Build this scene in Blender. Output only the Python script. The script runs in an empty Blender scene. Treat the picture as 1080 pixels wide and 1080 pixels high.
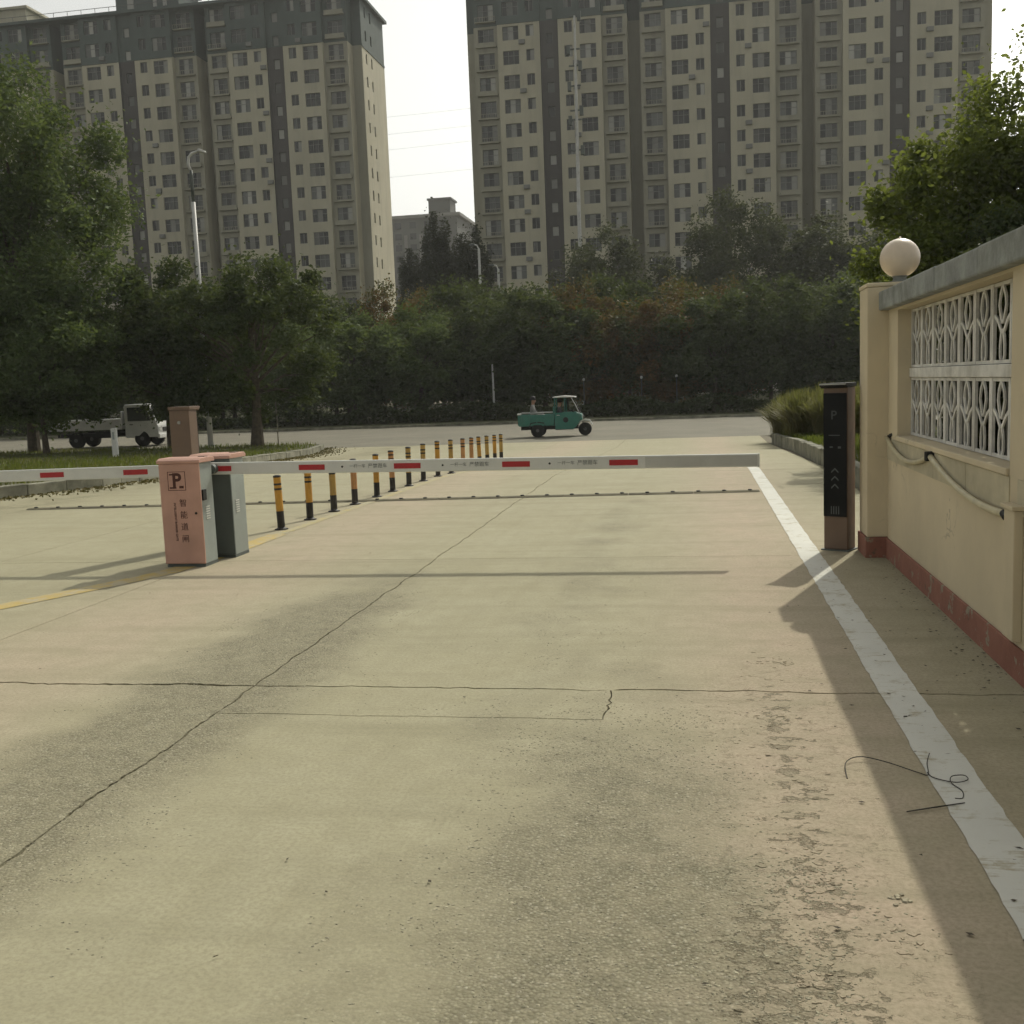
import bpy, bmesh, math, random
import numpy as np
from mathutils import Matrix, Vector

sc = bpy.context.scene
col = sc.collection
R = math.radians

# ------------------------------------------------------------------ camera
cam_d = bpy.data.cameras.new('camera')
cam = bpy.data.objects.new('camera', cam_d)
col.objects.link(cam)
cam_d.sensor_width = 36.0
cam_d.lens = 1115.0 / 1080.0 * 36.0
cam_d.clip_start = 0.1
cam_d.clip_end = 3000
CAM_ROT = Matrix(((0.984796, 0.017275, 0.172857), (0.169277, 0.124768, -0.977638), (-0.038456, 0.992035, 0.119947)))
cam.matrix_world = Matrix.Translation((0, 0, 1.7)) @ CAM_ROT.to_4x4()
sc.camera = cam

# ------------------------------------------------------------------ sky, sun, exposure
SUN_DIR = Vector((0.385, 1.06, 1.0)).normalized()          # towards the sun
elev = math.asin(SUN_DIR.z)
azim = math.atan2(SUN_DIR.x, SUN_DIR.y)
world = bpy.data.worlds.new('World')
sc.world = world
world.use_nodes = True
nt = world.node_tree
bg = nt.nodes['Background']
sky = nt.nodes.new('ShaderNodeTexSky')
sky.sky_type = 'NISHITA'
sky.sun_disc = False
sky.sun_elevation = elev
sky.sun_rotation = azim
sky.air_density = 1.0
sky.dust_density = 3.0
sky.ozone_density = 0.6
hs = nt.nodes.new('ShaderNodeHueSaturation')
hs.inputs['Saturation'].default_value = 0.12
nt.links.new(sky.outputs[0], hs.inputs['Color'])
tint = nt.nodes.new('ShaderNodeMix'); tint.data_type = 'RGBA'; tint.blend_type = 'MULTIPLY'
tint.inputs[0].default_value = 1.0; tint.inputs[7].default_value = (1.0, 0.995, 0.93, 1)   # warm grey haze in the air
nt.links.new(hs.outputs[0], tint.inputs[6])
nt.links.new(tint.outputs[2], bg.inputs['Color'])
bg.inputs['Strength'].default_value = 0.126
sun_d = bpy.data.lights.new('sun', 'SUN')
sun_d.energy = 2.25
sun_d.angle = R(0.6)
sun_d.color = (1.0, 0.95, 0.80)
sun = bpy.data.objects.new('sun', sun_d)
col.objects.link(sun)
sun.rotation_euler = SUN_DIR.to_track_quat('Z', 'Y').to_euler()
sc.view_settings.view_transform = 'Standard'
sc.view_settings.look = 'None'
sc.view_settings.gamma = 1.0
sc.view_settings.exposure = 0.14
sc.cycles.use_denoising = True
sc.cycles.use_adaptive_sampling = True
sc.cycles.adaptive_threshold = 0.045
sc.cycles.max_bounces = 4
sc.cycles.diffuse_bounces = 2
sc.cycles.transmission_bounces = 4
sc.cycles.transparent_max_bounces = 8
sc.cycles.volume_bounces = 0

rng = random.Random(7)

# ------------------------------------------------------------------ node helpers
def new_mat(name):
    m = bpy.data.materials.new(name)
    m.use_nodes = True
    return m, m.node_tree, m.node_tree.nodes['Principled BSDF']

def N(t, kind, **kw):
    n = t.nodes.new(kind)
    for k, v in kw.items():
        if k in ('op', 'operation'): n.operation = v
        elif k == 'blend': n.blend_type = v
        elif k == 'ins':
            for i, x in v.items(): n.inputs[i].default_value = x
        else: setattr(n, k, v)
    return n

def L(t, a, b): t.links.new(a, b)

def mixc(t, fac, a, b, blend='MIX'):
    n = t.nodes.new('ShaderNodeMix'); n.data_type = 'RGBA'; n.blend_type = blend
    for sock, v in ((n.inputs[0], fac), (n.inputs[6], a), (n.inputs[7], b)):
        if hasattr(v, 'links'): t.links.new(v, sock)
        elif isinstance(v, (int, float)): sock.default_value = v
        else: sock.default_value = (*v, 1)
    return n.outputs[2]

def math_(t, op, a, b=0.0, c=None):
    n = t.nodes.new('ShaderNodeMath'); n.operation = op
    for i, v in enumerate((a, b, c)):
        if v is None: continue
        if hasattr(v, 'links'): t.links.new(v, n.inputs[i])
        else: n.inputs[i].default_value = v
    return n.outputs[0]

def ramp(t, fac, stops):
    n = t.nodes.new('ShaderNodeValToRGB')
    el = n.color_ramp.elements
    while len(el) < len(stops): el.new(0.5)
    for e, (p, c) in zip(el, stops):
        e.position = p
        e.color = (*c, 1) if not isinstance(c, (int, float)) else (c, c, c, 1)
    t.links.new(fac, n.inputs[0])
    return n.outputs[0]

def noise(t, vec, scale, detail=4, rough=0.55):
    n = t.nodes.new('ShaderNodeTexNoise')
    n.inputs['Scale'].default_value = scale
    n.inputs['Detail'].default_value = detail
    n.inputs['Roughness'].default_value = rough
    if vec is not None: t.links.new(vec, n.inputs['Vector'])
    return n.outputs[0]

def bump(t, h, strength, dist, bs, prev=None):
    n = t.nodes.new('ShaderNodeBump')
    n.inputs['Strength'].default_value = strength
    n.inputs['Distance'].default_value = dist
    t.links.new(h, n.inputs['Height'])
    if prev is not None: t.links.new(prev, n.inputs['Normal'])
    t.links.new(n.outputs[0], bs.inputs['Normal'])
    return n.outputs[0]

def coords(t, mapping=None):
    tc = t.nodes.new('ShaderNodeTexCoord')
    o = tc.outputs['Object']
    if mapping:
        mp = t.nodes.new('ShaderNodeMapping')
        mp.inputs['Scale'].default_value = mapping
        t.links.new(o, mp.inputs[0]); o = mp.outputs[0]
    return o

def world_pos(t):
    return t.nodes.new('ShaderNodeNewGeometry').outputs['Position']

MATS = {}
def simple(name, c, rough=0.6, metal=0.0, var=0.12, scale=6.0, spec=0.4, bmp=0.0, dirt=None, dirt_amt=0.5):
    """base colour with large and small noise variation, optional dirt tint"""
    m, t, b = new_mat(name)
    p = world_pos(t)
    n1 = noise(t, p, scale, 6, 0.6)
    lo = tuple(x * (1 - var * 1.6) for x in c); hi = tuple(min(1, x * (1 + var)) for x in c)
    cc = ramp(t, n1, [(0.3, lo), (0.7, hi)])
    if dirt:
        n2 = noise(t, p, scale * 0.45, 8, 0.7)
        f = ramp(t, n2, [(0.48, 0.0), (0.72, dirt_amt)])
        cc = mixc(t, f, cc, dirt)
    L(t, cc, b.inputs['Base Color'])
    b.inputs['Roughness'].default_value = rough
    b.inputs['Metallic'].default_value = metal
    b.inputs['Specular IOR Level'].default_value = spec
    if bmp > 0:
        bump(t, noise(t, p, scale * 8, 4, 0.6), bmp, 0.01, b)
    MATS[name] = m
    return m

# ------------------------------------------------------------------ mesh helpers
class MB:
    """collects quads/polygons and links them as one mesh object"""
    def __init__(self):
        self.v = []; self.f = []; self.m = []
    def poly(self, pts, mat=0):
        i = len(self.v); self.v.extend(tuple(p) for p in pts)
        self.f.append(tuple(range(i, i + len(pts)))); self.m.append(mat); return self
    def box(self, x0, x1, y0, y1, z0, z1, mat=0):
        i = len(self.v)
        self.v += [(x0,y0,z0),(x1,y0,z0),(x1,y1,z0),(x0,y1,z0),(x0,y0,z1),(x1,y0,z1),(x1,y1,z1),(x0,y1,z1)]
        for q in ((0,3,2,1),(4,5,6,7),(0,1,5,4),(1,2,6,5),(2,3,7,6),(3,0,4,7)):
            self.f.append(tuple(i + k for k in q)); self.m.append(mat)
        return self
    def rings(self, rings, mat=0, cap=True, closed=True):
        """skin a list of equal-length vertex loops"""
        i = len(self.v); n = len(rings[0])
        for r in rings: self.v.extend(tuple(p) for p in r)
        for a in range(len(rings) - 1):
            for k in range(n if closed else n - 1):
                k2 = (k + 1) % n
                self.f.append((i+a*n+k, i+a*n+k2, i+(a+1)*n+k2, i+(a+1)*n+k)); self.m.append(mat)
        if cap:
            self.f.append(tuple(i + k for k in reversed(range(n)))); self.m.append(mat)
            e = i + (len(rings) - 1) * n
            self.f.append(tuple(e + k for k in range(n))); self.m.append(mat)
        return self
    def tube(self, pts, rad, n=8, mat=0, cap=True):
        pts = [Vector(p) for p in pts]
        if not hasattr(rad, '__len__'): rad = [rad] * len(pts)
        rings = []; up = None
        for i, p in enumerate(pts):
            d = (pts[min(i+1, len(pts)-1)] - pts[max(i-1, 0)]).normalized()
            if up is None:
                up = Vector((0,0,1)) if abs(d.z) < 0.9 else Vector((1,0,0))
            s = d.cross(up).normalized(); up = s.cross(d).normalized()
            rings.append([p + (s*math.cos(2*math.pi*k/n) + up*math.sin(2*math.pi*k/n)) * rad[i] for k in range(n)])
        return self.rings(rings, mat, cap)
    def lathe(self, prof, n=16, c=(0,0,0), axis='Z', mat=0):
        rings = []
        for r, h in prof:
            ring = []
            for k in range(n):
                a = 2*math.pi*k/n; ca, sa = r*math.cos(a), r*math.sin(a)
                if axis == 'Z': p = (c[0]+ca, c[1]+sa, c[2]+h)
                elif axis == 'X': p = (c[0]+h, c[1]+ca, c[2]+sa)
                else: p = (c[0]+ca, c[1]+h, c[2]-sa)
                ring.append(p)
            rings.append(ring)
        return self.rings(rings, mat)
    def prism(self, pts2, a0, a1, axis='Y', mat=0):
        def mk(p, a):
            if axis == 'Y': return (p[0], a, p[1])
            if axis == 'X': return (a, p[0], p[1])
            return (p[0], p[1], a)
        return self.rings([[mk(p, a0) for p in pts2], [mk(p, a1) for p in pts2]], mat)
    def mesh(self, name, mats):
        me = bpy.data.meshes.new(name)
        me.from_pydata(self.v, [], self.f)
        for m in (mats if isinstance(mats, (list, tuple)) else [mats]): me.materials.append(m)
        if any(self.m): me.polygons.foreach_set('material_index', self.m)
        bm = bmesh.new(); bm.from_mesh(me)
        bmesh.ops.recalc_face_normals(bm, faces=bm.faces)
        bm.to_mesh(me); bm.free()
        me.update()
        return me
    def build(self, name, mats, parent=None, loc=None, rot=None, smooth=False, bevel=0.0):
        return link(name, self.mesh(name, mats), parent, loc, rot, smooth, bevel)

def link(name, me, parent=None, loc=None, rot=None, smooth=False, bevel=0.0):
    o = bpy.data.objects.new(name, me)
    col.objects.link(o)
    if parent is not None: o.parent = parent
    if loc is not None: o.location = loc
    if rot is not None: o.rotation_euler = rot
    if smooth and me is not None:
        me.polygons.foreach_set('use_smooth', [True] * len(me.polygons))
    if bevel > 0:
        b = o.modifiers.new('bevel', 'BEVEL'); b.width = bevel; b.segments = 2; b.limit_method = 'ANGLE'; b.angle_limit = R(35)
    return o

def tag(o, label=None, cat=None, group=None, kind=None):
    if label: o['label'] = label
    if cat: o['category'] = cat
    if group: o['group'] = group
    if kind: o['kind'] = kind
    return o

def thing(name, label, cat, loc=(0,0,0), rz=0.0, group=None):
    o = bpy.data.objects.new(name, None); col.objects.link(o)
    o.location = loc; o.rotation_euler = (0, 0, rz); o.empty_display_size = 0.2
    return tag(o, label, cat, group)

def text_mesh(name, body, size, mat, parent, loc, rot, offset=0.0, align='CENTER', extrude=0.0008):
    cu = bpy.data.curves.new(name, 'FONT')
    cu.body = body; cu.size = size; cu.align_x = align; cu.align_y = 'CENTER'; cu.offset = offset; cu.extrude = extrude
    tmp = bpy.data.objects.new(name + '_tmp', cu); col.objects.link(tmp)
    dg = bpy.context.evaluated_depsgraph_get()
    me = bpy.data.meshes.new_from_object(tmp.evaluated_get(dg))
    bpy.data.objects.remove(tmp); bpy.data.curves.remove(cu)
    me.materials.clear(); me.materials.append(mat)
    return link(name, me, parent, loc, rot)

def prof_z(y):                       # the driveway falls gently to the street
    return -0.5 * min(1.0, max(0.0, (y - 19.5) / 15.5))

# ------------------------------------------------------------------ materials
def concrete_mat():
    m, t, b = new_mat('worn_concrete')
    p = world_pos(t)
    sx = t.nodes.new('ShaderNodeSeparateXYZ'); L(t, p, sx.inputs[0])
    X, Y = sx.outputs[0], sx.outputs[1]
    big = noise(t, p, 0.35, 3, 0.6)
    mid = noise(t, p, 1.7, 4, 0.65)
    mp = N(t, 'ShaderNodeMapping', ins={'Scale': (6.0, 0.5, 1.0)}); L(t, p, mp.inputs[0])
    streak = noise(t, mp.outputs[0], 1.0, 3, 0.6)
    mp2 = N(t, 'ShaderNodeMapping', ins={'Scale': (0.7, 9.0, 1.0)}); L(t, p, mp2.inputs[0])
    broom = noise(t, mp2.outputs[0], 4.0, 3, 0.65)
    fine = noise(t, p, 55.0, 3, 0.7)
    base = ramp(t, mid, [(0.28, (0.338, 0.311, 0.200)), (0.72, (0.412, 0.384, 0.262))])
    base = mixc(t, ramp(t, big, [(0.35, 0.0), (0.7, 0.6)]), base, (0.375, 0.355, 0.245))
    base = mixc(t, ramp(t, streak, [(0.5, 0.0), (0.8, 0.35)]), base, (0.29, 0.262, 0.165))
    base = mixc(t, ramp(t, broom, [(0.45, 0.0), (0.75, 0.35)]), base, (0.425, 0.395, 0.25))
    # pinkish dust gathered along the right edge and beside the median
    dx = math_(t, 'SUBTRACT', X, 0.55)
    g = math_(t, 'POWER', 2.718, math_(t, 'MULTIPLY', math_(t, 'MULTIPLY', dx, dx), -1.8))
    dx2 = math_(t, 'SUBTRACT', X, -4.3)
    g2 = math_(t, 'POWER', 2.718, math_(t, 'MULTIPLY', math_(t, 'MULTIPLY', dx2, dx2), -1.2))
    dust = math_(t, 'MULTIPLY', math_(t, 'MAXIMUM', g, math_(t, 'MULTIPLY', g2, 0.8)), ramp(t, mid, [(0.3, 0.5), (0.65, 1.0)]))
    base = mixc(t, math_(t, 'MULTIPLY', dust, 0.92), base, (0.47, 0.372, 0.280))
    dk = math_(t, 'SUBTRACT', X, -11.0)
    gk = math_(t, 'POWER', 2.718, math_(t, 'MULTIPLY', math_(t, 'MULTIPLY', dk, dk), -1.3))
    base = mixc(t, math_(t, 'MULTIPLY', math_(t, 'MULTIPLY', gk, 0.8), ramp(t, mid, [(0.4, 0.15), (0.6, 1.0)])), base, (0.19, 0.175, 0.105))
    # old stains over the lanes
    base = mixc(t, ramp(t, noise(t, mp2.outputs[0], 0.35, 4, 0.6), [(0.5, 0.0), (0.72, 0.45)]), base, (0.255, 0.238, 0.15))
    # wheel tracks worn down to the aggregate
    def track(x0, k, y0, y1):
        d = math_(t, 'SUBTRACT', X, x0)
        gg = math_(t, 'POWER', 2.718, math_(t, 'MULTIPLY', math_(t, 'MULTIPLY', d, d), -k))
        a = N(t, 'ShaderNodeMapRange', ins={1: y1, 2: y1 + 4.0, 3: 1.0, 4: 0.0}); L(t, Y, a.inputs[0])
        return math_(t, 'MULTIPLY', gg, a.outputs[0])
    tr = math_(t, 'MAXIMUM', math_(t, 'MAXIMUM', track(-2.8, 1.9, 0, 7.5), math_(t, 'MULTIPLY', track(-0.35, 2.2, 0, 3.6), 1.0)),
               math_(t, 'MULTIPLY', track(-0.95, 3.2, 0, 15.0), 0.5))
    wn = noise(t, p, 1.1, 4, 0.62)
    mask = ramp(t, math_(t, 'ADD', math_(t, 'MULTIPLY', tr, 0.75), math_(t, 'MULTIPLY', math_(t, 'SUBTRACT', wn, 0.5), 0.9)), [(0.30, 0.0), (0.62, 1.0)])
    vo = N(t, 'ShaderNodeTexVoronoi', ins={'Scale': 85.0, 'Randomness': 1.0}); L(t, p, vo.inputs['Vector'])
    vcol = t.nodes.new('ShaderNodeSeparateColor'); L(t, vo.outputs['Color'], vcol.inputs[0])
    agg = ramp(t, vcol.outputs[0], [(0.0, (0.165, 0.153, 0.10)), (0.5, (0.27, 0.25, 0.165)), (0.9, (0.36, 0.335, 0.235)), (1.0, (0.46, 0.435, 0.335))])
    agg = mixc(t, ramp(t, vo.outputs['Distance'], [(0.25, 0.0), (0.6, 0.55)]), agg, (0.135, 0.12, 0.08))
    base = mixc(t, math_(t, 'MULTIPLY', mask, ramp(t, noise(t, p, 7.0, 5, 0.6), [(0.35, 0.6), (0.6, 1.0)])), base, agg)
    # flaking scabs near the right edge (thin broken skin)
    mps = N(t, 'ShaderNodeMapping', ins={'Scale': (1.0, 1.5, 1.0)}); L(t, p, mps.inputs[0])
    fl = noise(t, mps.outputs[0], 13.0, 4, 0.7)
    ridge = math_(t, 'ABSOLUTE', math_(t, 'SUBTRACT', noise(t, mps.outputs[0], 10.0, 4, 0.65), 0.5))
    lines = math_(t, 'MULTIPLY', ramp(t, ridge, [(0.006, 1.0), (0.02, 0.0)]), ramp(t, fl, [(0.50, 0.0), (0.56, 1.0)]))
    ffl = noise(t, p, 2.3, 2, 0.5)
    dxa = math_(t, 'SUBTRACT', X, 0.38)
    ga = math_(t, 'POWER', 2.718, math_(t, 'MULTIPLY', math_(t, 'MULTIPLY', dxa, dxa), -9.0))
    yr = N(t, 'ShaderNodeMapRange', ins={1: 5.6, 2: 6.6, 3: 1.0, 4: 0.0}); L(t, Y, yr.inputs[0])
    scab = ramp(t, math_(t, 'ADD', fl, math_(t, 'MULTIPLY', ffl, 0.25)), [(0.72, 0.0), (0.77, 0.7)])
    scab = math_(t, 'MAXIMUM', scab, lines)
    scab = math_(t, 'MULTIPLY', scab, ramp(t, math_(t, 'MULTIPLY', ga, yr.outputs[0]), [(0.12, 0.0), (0.35, 1.0)]))
    scab = math_(t, 'MULTIPLY', scab, ramp(t, noise(t, p, 1.9, 3, 0.55), [(0.34, 0.0), (0.50, 1.0)]))
    base = mixc(t, math_(t, 'MULTIPLY', scab, 0.45), base, (0.18, 0.15, 0.10))
    # irregular strip where the skin has scaled off down to the aggregate
    ge = math_(t, 'POWER', 2.718, math_(t, 'MULTIPLY', math_(t, 'MULTIPLY', math_(t, 'SUBTRACT', X, 0.37), math_(t, 'SUBTRACT', X, 0.37)), -13.0))
    ge = math_(t, 'MULTIPLY', ge, yr.outputs[0])
    ax_ = math_(t, 'SUBTRACT', X, 0.18); ay_ = math_(t, 'SUBTRACT', Y, 2.9)
    gb = math_(t, 'POWER', 2.718, math_(t, 'SUBTRACT', math_(t, 'MULTIPLY', math_(t, 'MULTIPLY', ax_, ax_), -14.0), math_(t, 'MULTIPLY', math_(t, 'MULTIPLY', ay_, ay_), 1.6)))
    ms = N(t, 'ShaderNodeMapping', ins={'Scale': (1.0, 1.25, 1.0)}); L(t, p, ms.inputs[0])
    brk = math_(t, 'ADD', math_(t, 'MULTIPLY', math_(t, 'MAXIMUM', ge, math_(t, 'MULTIPLY', gb, 1.25)), 0.55), math_(t, 'MULTIPLY', math_(t, 'SUBTRACT', noise(t, ms.outputs[0], 10.0, 7, 0.68), 0.5), 1.5))
    scale_mask = ramp(t, brk, [(0.60, 0.0), (0.645, 1.0)])
    rim = math_(t, 'MULTIPLY', ramp(t, brk, [(0.575, 0.0), (0.62, 1.0)]), math_(t, 'SUBTRACT', 1.0, ramp(t, brk, [(0.63, 0.0), (0.70, 1.0)])))
    base = mixc(t, math_(t, 'MULTIPLY', scale_mask, 0.6), base, mixc(t, 0.35, agg, (0.21, 0.175, 0.12)))
    base = mixc(t, math_(t, 'MULTIPLY', rim, 0.6), base, (0.15, 0.125, 0.08))
    base = mixc(t, ramp(t, fine, [(0.36, 0.42), (0.58, 0.0)]), base, (0.21, 0.19, 0.125))
    base = mixc(t, ramp(t, noise(t, p, 6.5, 3, 0.65), [(0.42, 0.0), (0.68, 0.3)]), base, (0.27, 0.25, 0.165))
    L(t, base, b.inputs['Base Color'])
    b.inputs['Roughness'].default_value = 0.86
    b.inputs['Specular IOR Level'].default_value = 0.28
    h1 = math_(t, 'MULTIPLY', math_(t, 'SUBTRACT', 0.6, vo.outputs['Distance']), math_(t, 'MAXIMUM', mask, scale_mask))
    hsum = math_(t, 'ADD', math_(t, 'MULTIPLY', h1, 0.0045), math_(t, 'MULTIPLY', fine, 0.0016))
    hsum = math_(t, 'SUBTRACT', hsum, math_(t, 'MULTIPLY', math_(t, 'MAXIMUM', math_(t, 'MULTIPLY', scab, 0.5), scale_mask), 0.0045))
    bump(t, hsum, 0.8, 1.0, b)
    return m

M_CONC = concrete_mat()
M_ROAD = simple('street_asphalt', (0.165, 0.152, 0.112), 0.85, var=0.10, scale=0.6, bmp=0.15, dirt=(0.23, 0.21, 0.158), dirt_amt=0.5)
M_SOIL = simple('dry_soil', (0.17, 0.145, 0.09), 0.95, var=0.25, scale=2.0, bmp=0.4)
M_UNDER = simple('joint_dirt', (0.17, 0.15, 0.10), 0.95, var=0.3, scale=8.0, bmp=0.4)
M_TURF = simple('turf_soil', (0.085, 0.088, 0.035), 0.95, var=0.3, scale=3.0, bmp=0.3)
M_KERB = simple('kerb_stone', (0.27, 0.262, 0.20), 0.9, var=0.3, scale=2.2, bmp=0.5, dirt=(0.075, 0.078, 0.045), dirt_amt=0.9)

def paint_mat(name, c, under, wear):
    m, t, b = new_mat(name)
    p = world_pos(t)
    w = noise(t, p, 5.0, 9, 0.75)
    mp = N(t, 'ShaderNodeMapping', ins={'Scale': (2.0, 18.0, 1.0)}); L(t, p, mp.inputs[0])
    w2 = noise(t, mp.outputs[0], 3.0, 5, 0.6)
    f = ramp(t, math_(t, 'ADD', math_(t, 'MULTIPLY', w, 0.7), math_(t, 'MULTIPLY', w2, 0.3)), [(wear, 0.0), (wear + 0.09, 1.0)])
    n2 = noise(t, p, 1.5, 5, 0.6)
    cc = ramp(t, n2, [(0.3, tuple(x*0.88 for x in c)), (0.7, c)])
    L(t, mixc(t, f, cc, under), b.inputs['Base Color'])
    b.inputs['Roughness'].default_value = 0.75
    bump(t, noise(t, p, 60, 4, 0.6), 0.25, 0.004, b)
    return m
M_WLINE = paint_mat('road_white_paint', (0.64, 0.64, 0.58), (0.38, 0.34, 0.23), 0.525)
M_YLINE = paint_mat('road_yellow_paint', (0.50, 0.37, 0.11), (0.40, 0.35, 0.23), 0.47)

# ------------------------------------------------------------------ ground, street, driveway slabs
def sheet(name, ys, x0, x1, dz, mat, nx=1):
    b = MB()
    for a, c in zip(ys[:-1], ys[1:]):
        for k in range(nx):
            xa = x0 + (x1-x0)*k/nx; xb = x0 + (x1-x0)*(k+1)/nx
            b.poly([(xa, a, prof_z(a)+dz), (xb, a, prof_z(a)+dz), (xb, c, prof_z(c)+dz), (xa, c, prof_z(c)+dz)])
    return b.build(name, mat)
YS = [-30, 10, 19.5] + [19.5 + 15.5*k/8 for k in range(1, 9)]
tag(sheet('ground', YS + [60, 420], -420, 420, -0.115, M_SOIL), kind='structure')
tag(sheet('joint_bed', [-6, 10, 19.5] + [19.5 + 15.5*k/8 for k in range(1, 9)] + [39.4], -13.9, 2.6, -0.014, M_UNDER), kind='structure')
tag(sheet('street', [39.45, 58.2], -300, 300, -0.002, M_ROAD), kind='structure')
kb = MB()
for k in range(120):
    kb.box(-120 + k*2.0, -120 + k*2.0 + 1.985, 58.2, 58.42, -0.6, -0.37)
tag(kb.build('far_kerb', M_KERB), kind='structure')
tag(sheet('far_verge', [58.42, 134], -200, 200, 0.07, M_TURF), kind='structure')

drive = bpy.data.objects.new('driveway', None); col.objects.link(drive); drive['kind'] = 'structure'
def hnoise(k, seed):
    v = math.sin(k*127.1 + seed*311.7)*43758.5453
    return (v - math.floor(v))*2 - 1
def wander(u, seed, step):
    """smooth one-dimensional noise along a joint, the same for the slabs on both sides"""
    q = u/step; i = math.floor(q); f = q - i; f = f*f*(3-2*f)
    fine = hnoise(i, seed)*(1-f) + hnoise(i+1, seed)*f
    q = u/(step*6); i = math.floor(q); f = q - i; f = f*f*(3-2*f)
    return 0.5*fine + 0.8*(hnoise(i, seed+5)*(1-f) + hnoise(i+1, seed+5)*f)
def jag(ax, ay, bx, by, amp, gap, cx, cy):
    """points along one slab edge that follow the wandering joint, end point excluded"""
    d = math.hypot(bx-ax, by-ay); step = 0.045 if amp > 0.006 else 0.25
    n = max(2, int(d/step)); out = []
    horiz = abs(by-ay) < abs(bx-ax)
    seed = round((ay if horiz else ax)*10)
    for i in range(n):
        s_ = i/n; x_, y_ = ax+(bx-ax)*s_, ay+(by-ay)*s_
        u = x_ if horiz else y_
        end = min(1.0, min(s_, 1-s_)*d/0.15)
        o = amp*wander(u, seed, 0.05)*end
        g = gap*(1 + 0.8*abs(hnoise(math.floor(u/0.06), seed+9))*(amp > 0.006)*end)
        if horiz: y_ += o + (g if cy > ay else -g)
        else: x_ += o + (g if cx > ax else -g)
        if i == 0:
            pass
        out.append((x_, y_))
    return out
def slab_poly(c, amps, gaps, ctr):
    """one cast concrete slab between the joints; amps/gaps = wander and half gap of each edge"""
    pts = []
    n = len(c)
    for k in range(n):
        a, b_ = c[k], c[(k+1) % n]
        p = jag(a[0], a[1], b_[0], b_[1], amps[k], gaps[k], *ctr[k])
        # move the corner itself inside both joints
        a0 = c[k-1]; hz_now = abs(b_[1]-a[1]) < abs(b_[0]-a[0])
        q = list(p[0]); gp = gaps[k-1]
        if hz_now: q[0] += gp if ctr[k-1][0] > a[0] else -gp
        else: q[1] += gp if ctr[k-1][1] > a[1] else -gp
        p[0] = tuple(q)
        pts += p
    zt = [prof_z(p[1]) for p in pts]
    mb = MB()
    mb.rings([[(p[0], p[1], z-0.10) for p, z in zip(pts, zt)], [(p[0], p[1], z) for p, z in zip(pts, zt)]])
    return mb.build('slab', M_CONC, drive)
def slab(x0, x1, y0, y1, amps, gaps):
    m_ = ((x0+x1)/2, (y0+y1)/2)
    return slab_poly([(x0,y0),(x1,y0),(x1,y1),(x0,y1)], amps, gaps, [m_]*4)
YJ = [-4.0, 0.75, 5.69, 10.12, 15.62, 19.5, 24.6, 29.8, 35.0, 39.4]
XJ = [-13.8, -10.6, -7.45, -5.0, -2.58, 2.28]
for j in range(len(YJ)-1):
    for i in range(len(XJ)-1):
        def hy(y): return ((0.024, 0.009 if i < 4 else 0.006) if i in (2, 3, 4) else (0.006, 0.005)) if abs(y-5.69) < 0.01 else (0.005, 0.004)
        def vx(x): return (0.020, 0.0048) if abs(x+2.58) < 0.01 else (0.004, 0.004)
        S_, N_, E_, W_ = hy(YJ[j]), hy(YJ[j+1]), vx(XJ[i+1]), vx(XJ[i])
        if i == 4 and j == 1:
            # the slab cracked across: a narrow strip broke off along its far edge
            xa, yb = -0.49, 5.17
            slab(XJ[i], xa, yb, YJ[j+1], (0.012, 0.03, N_[0], W_[0]), (0.003, 0.0035, N_[1], W_[1]))
            lo, hi = (-1.5, 3.0), (0.9, 5.4)
            slab_poly([(XJ[i], YJ[j]), (XJ[i+1], YJ[j]), (XJ[i+1], YJ[j+1]), (xa, YJ[j+1]), (xa, yb), (XJ[i], yb)],
                      (S_[0], E_[0], N_[0], 0.03, 0.012, W_[0]), (S_[1], E_[1], N_[1], 0.0035, 0.003, W_[1]), [lo, lo, hi, hi, lo, lo])
            continue
        slab(XJ[i], XJ[i+1], YJ[j], YJ[j+1], (S_[0], E_[0], N_[0], W_[0]), (S_[1], E_[1], N_[1], W_[1]))

# painted lines
def strip_line(name, pts, w, mat, dz=0.004):
    b = MB()
    n = len(pts)
    left = []; right = []
    for i, (x, y) in enumerate(pts):
        a = pts[max(i-1, 0)]; c = pts[min(i+1, n-1)]
        d = math.hypot(c[0]-a[0], c[1]-a[1]); nx, ny = (c[1]-a[1])/d, -(c[0]-a[0])/d
        j = rng.uniform(-0.005, 0.005)
        left.append((x-nx*(w/2+j), y-ny*(w/2), prof_z(y)+dz)); right.append((x+nx*(w/2-j), y+ny*(w/2), prof_z(y)+dz))
    for i in range(n-1): b.poly([left[i], right[i], right[i+1], left[i+1]])
    return tag(b.build(name, mat), kind='structure')
strip_line('white_edge_line', [(1.035, -2 + 0.07*k) for k in range(358)], 0.20, M_WLINE)
ypts = [(-8.0, 5.2), (-6.9, 6.4), (-5.85, 7.8), (-5.35, 8.9), (-5.12, 9.5), (-5.02, 10.5), (-5.02, 12.0)] + [(-5.0 + 0.36*k/20, 12.0 + 0.6*k) for k in range(1, 22)]
strip_line('yellow_median_line', ypts[:7], 0.24, M_YLINE)
M_YWORN = paint_mat('worn_yellow_paint', (0.46, 0.37, 0.15), (0.37, 0.335, 0.215), 0.43)
strip_line('worn_yellow_line', ypts[6:], 0.13, M_YWORN)

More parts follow.
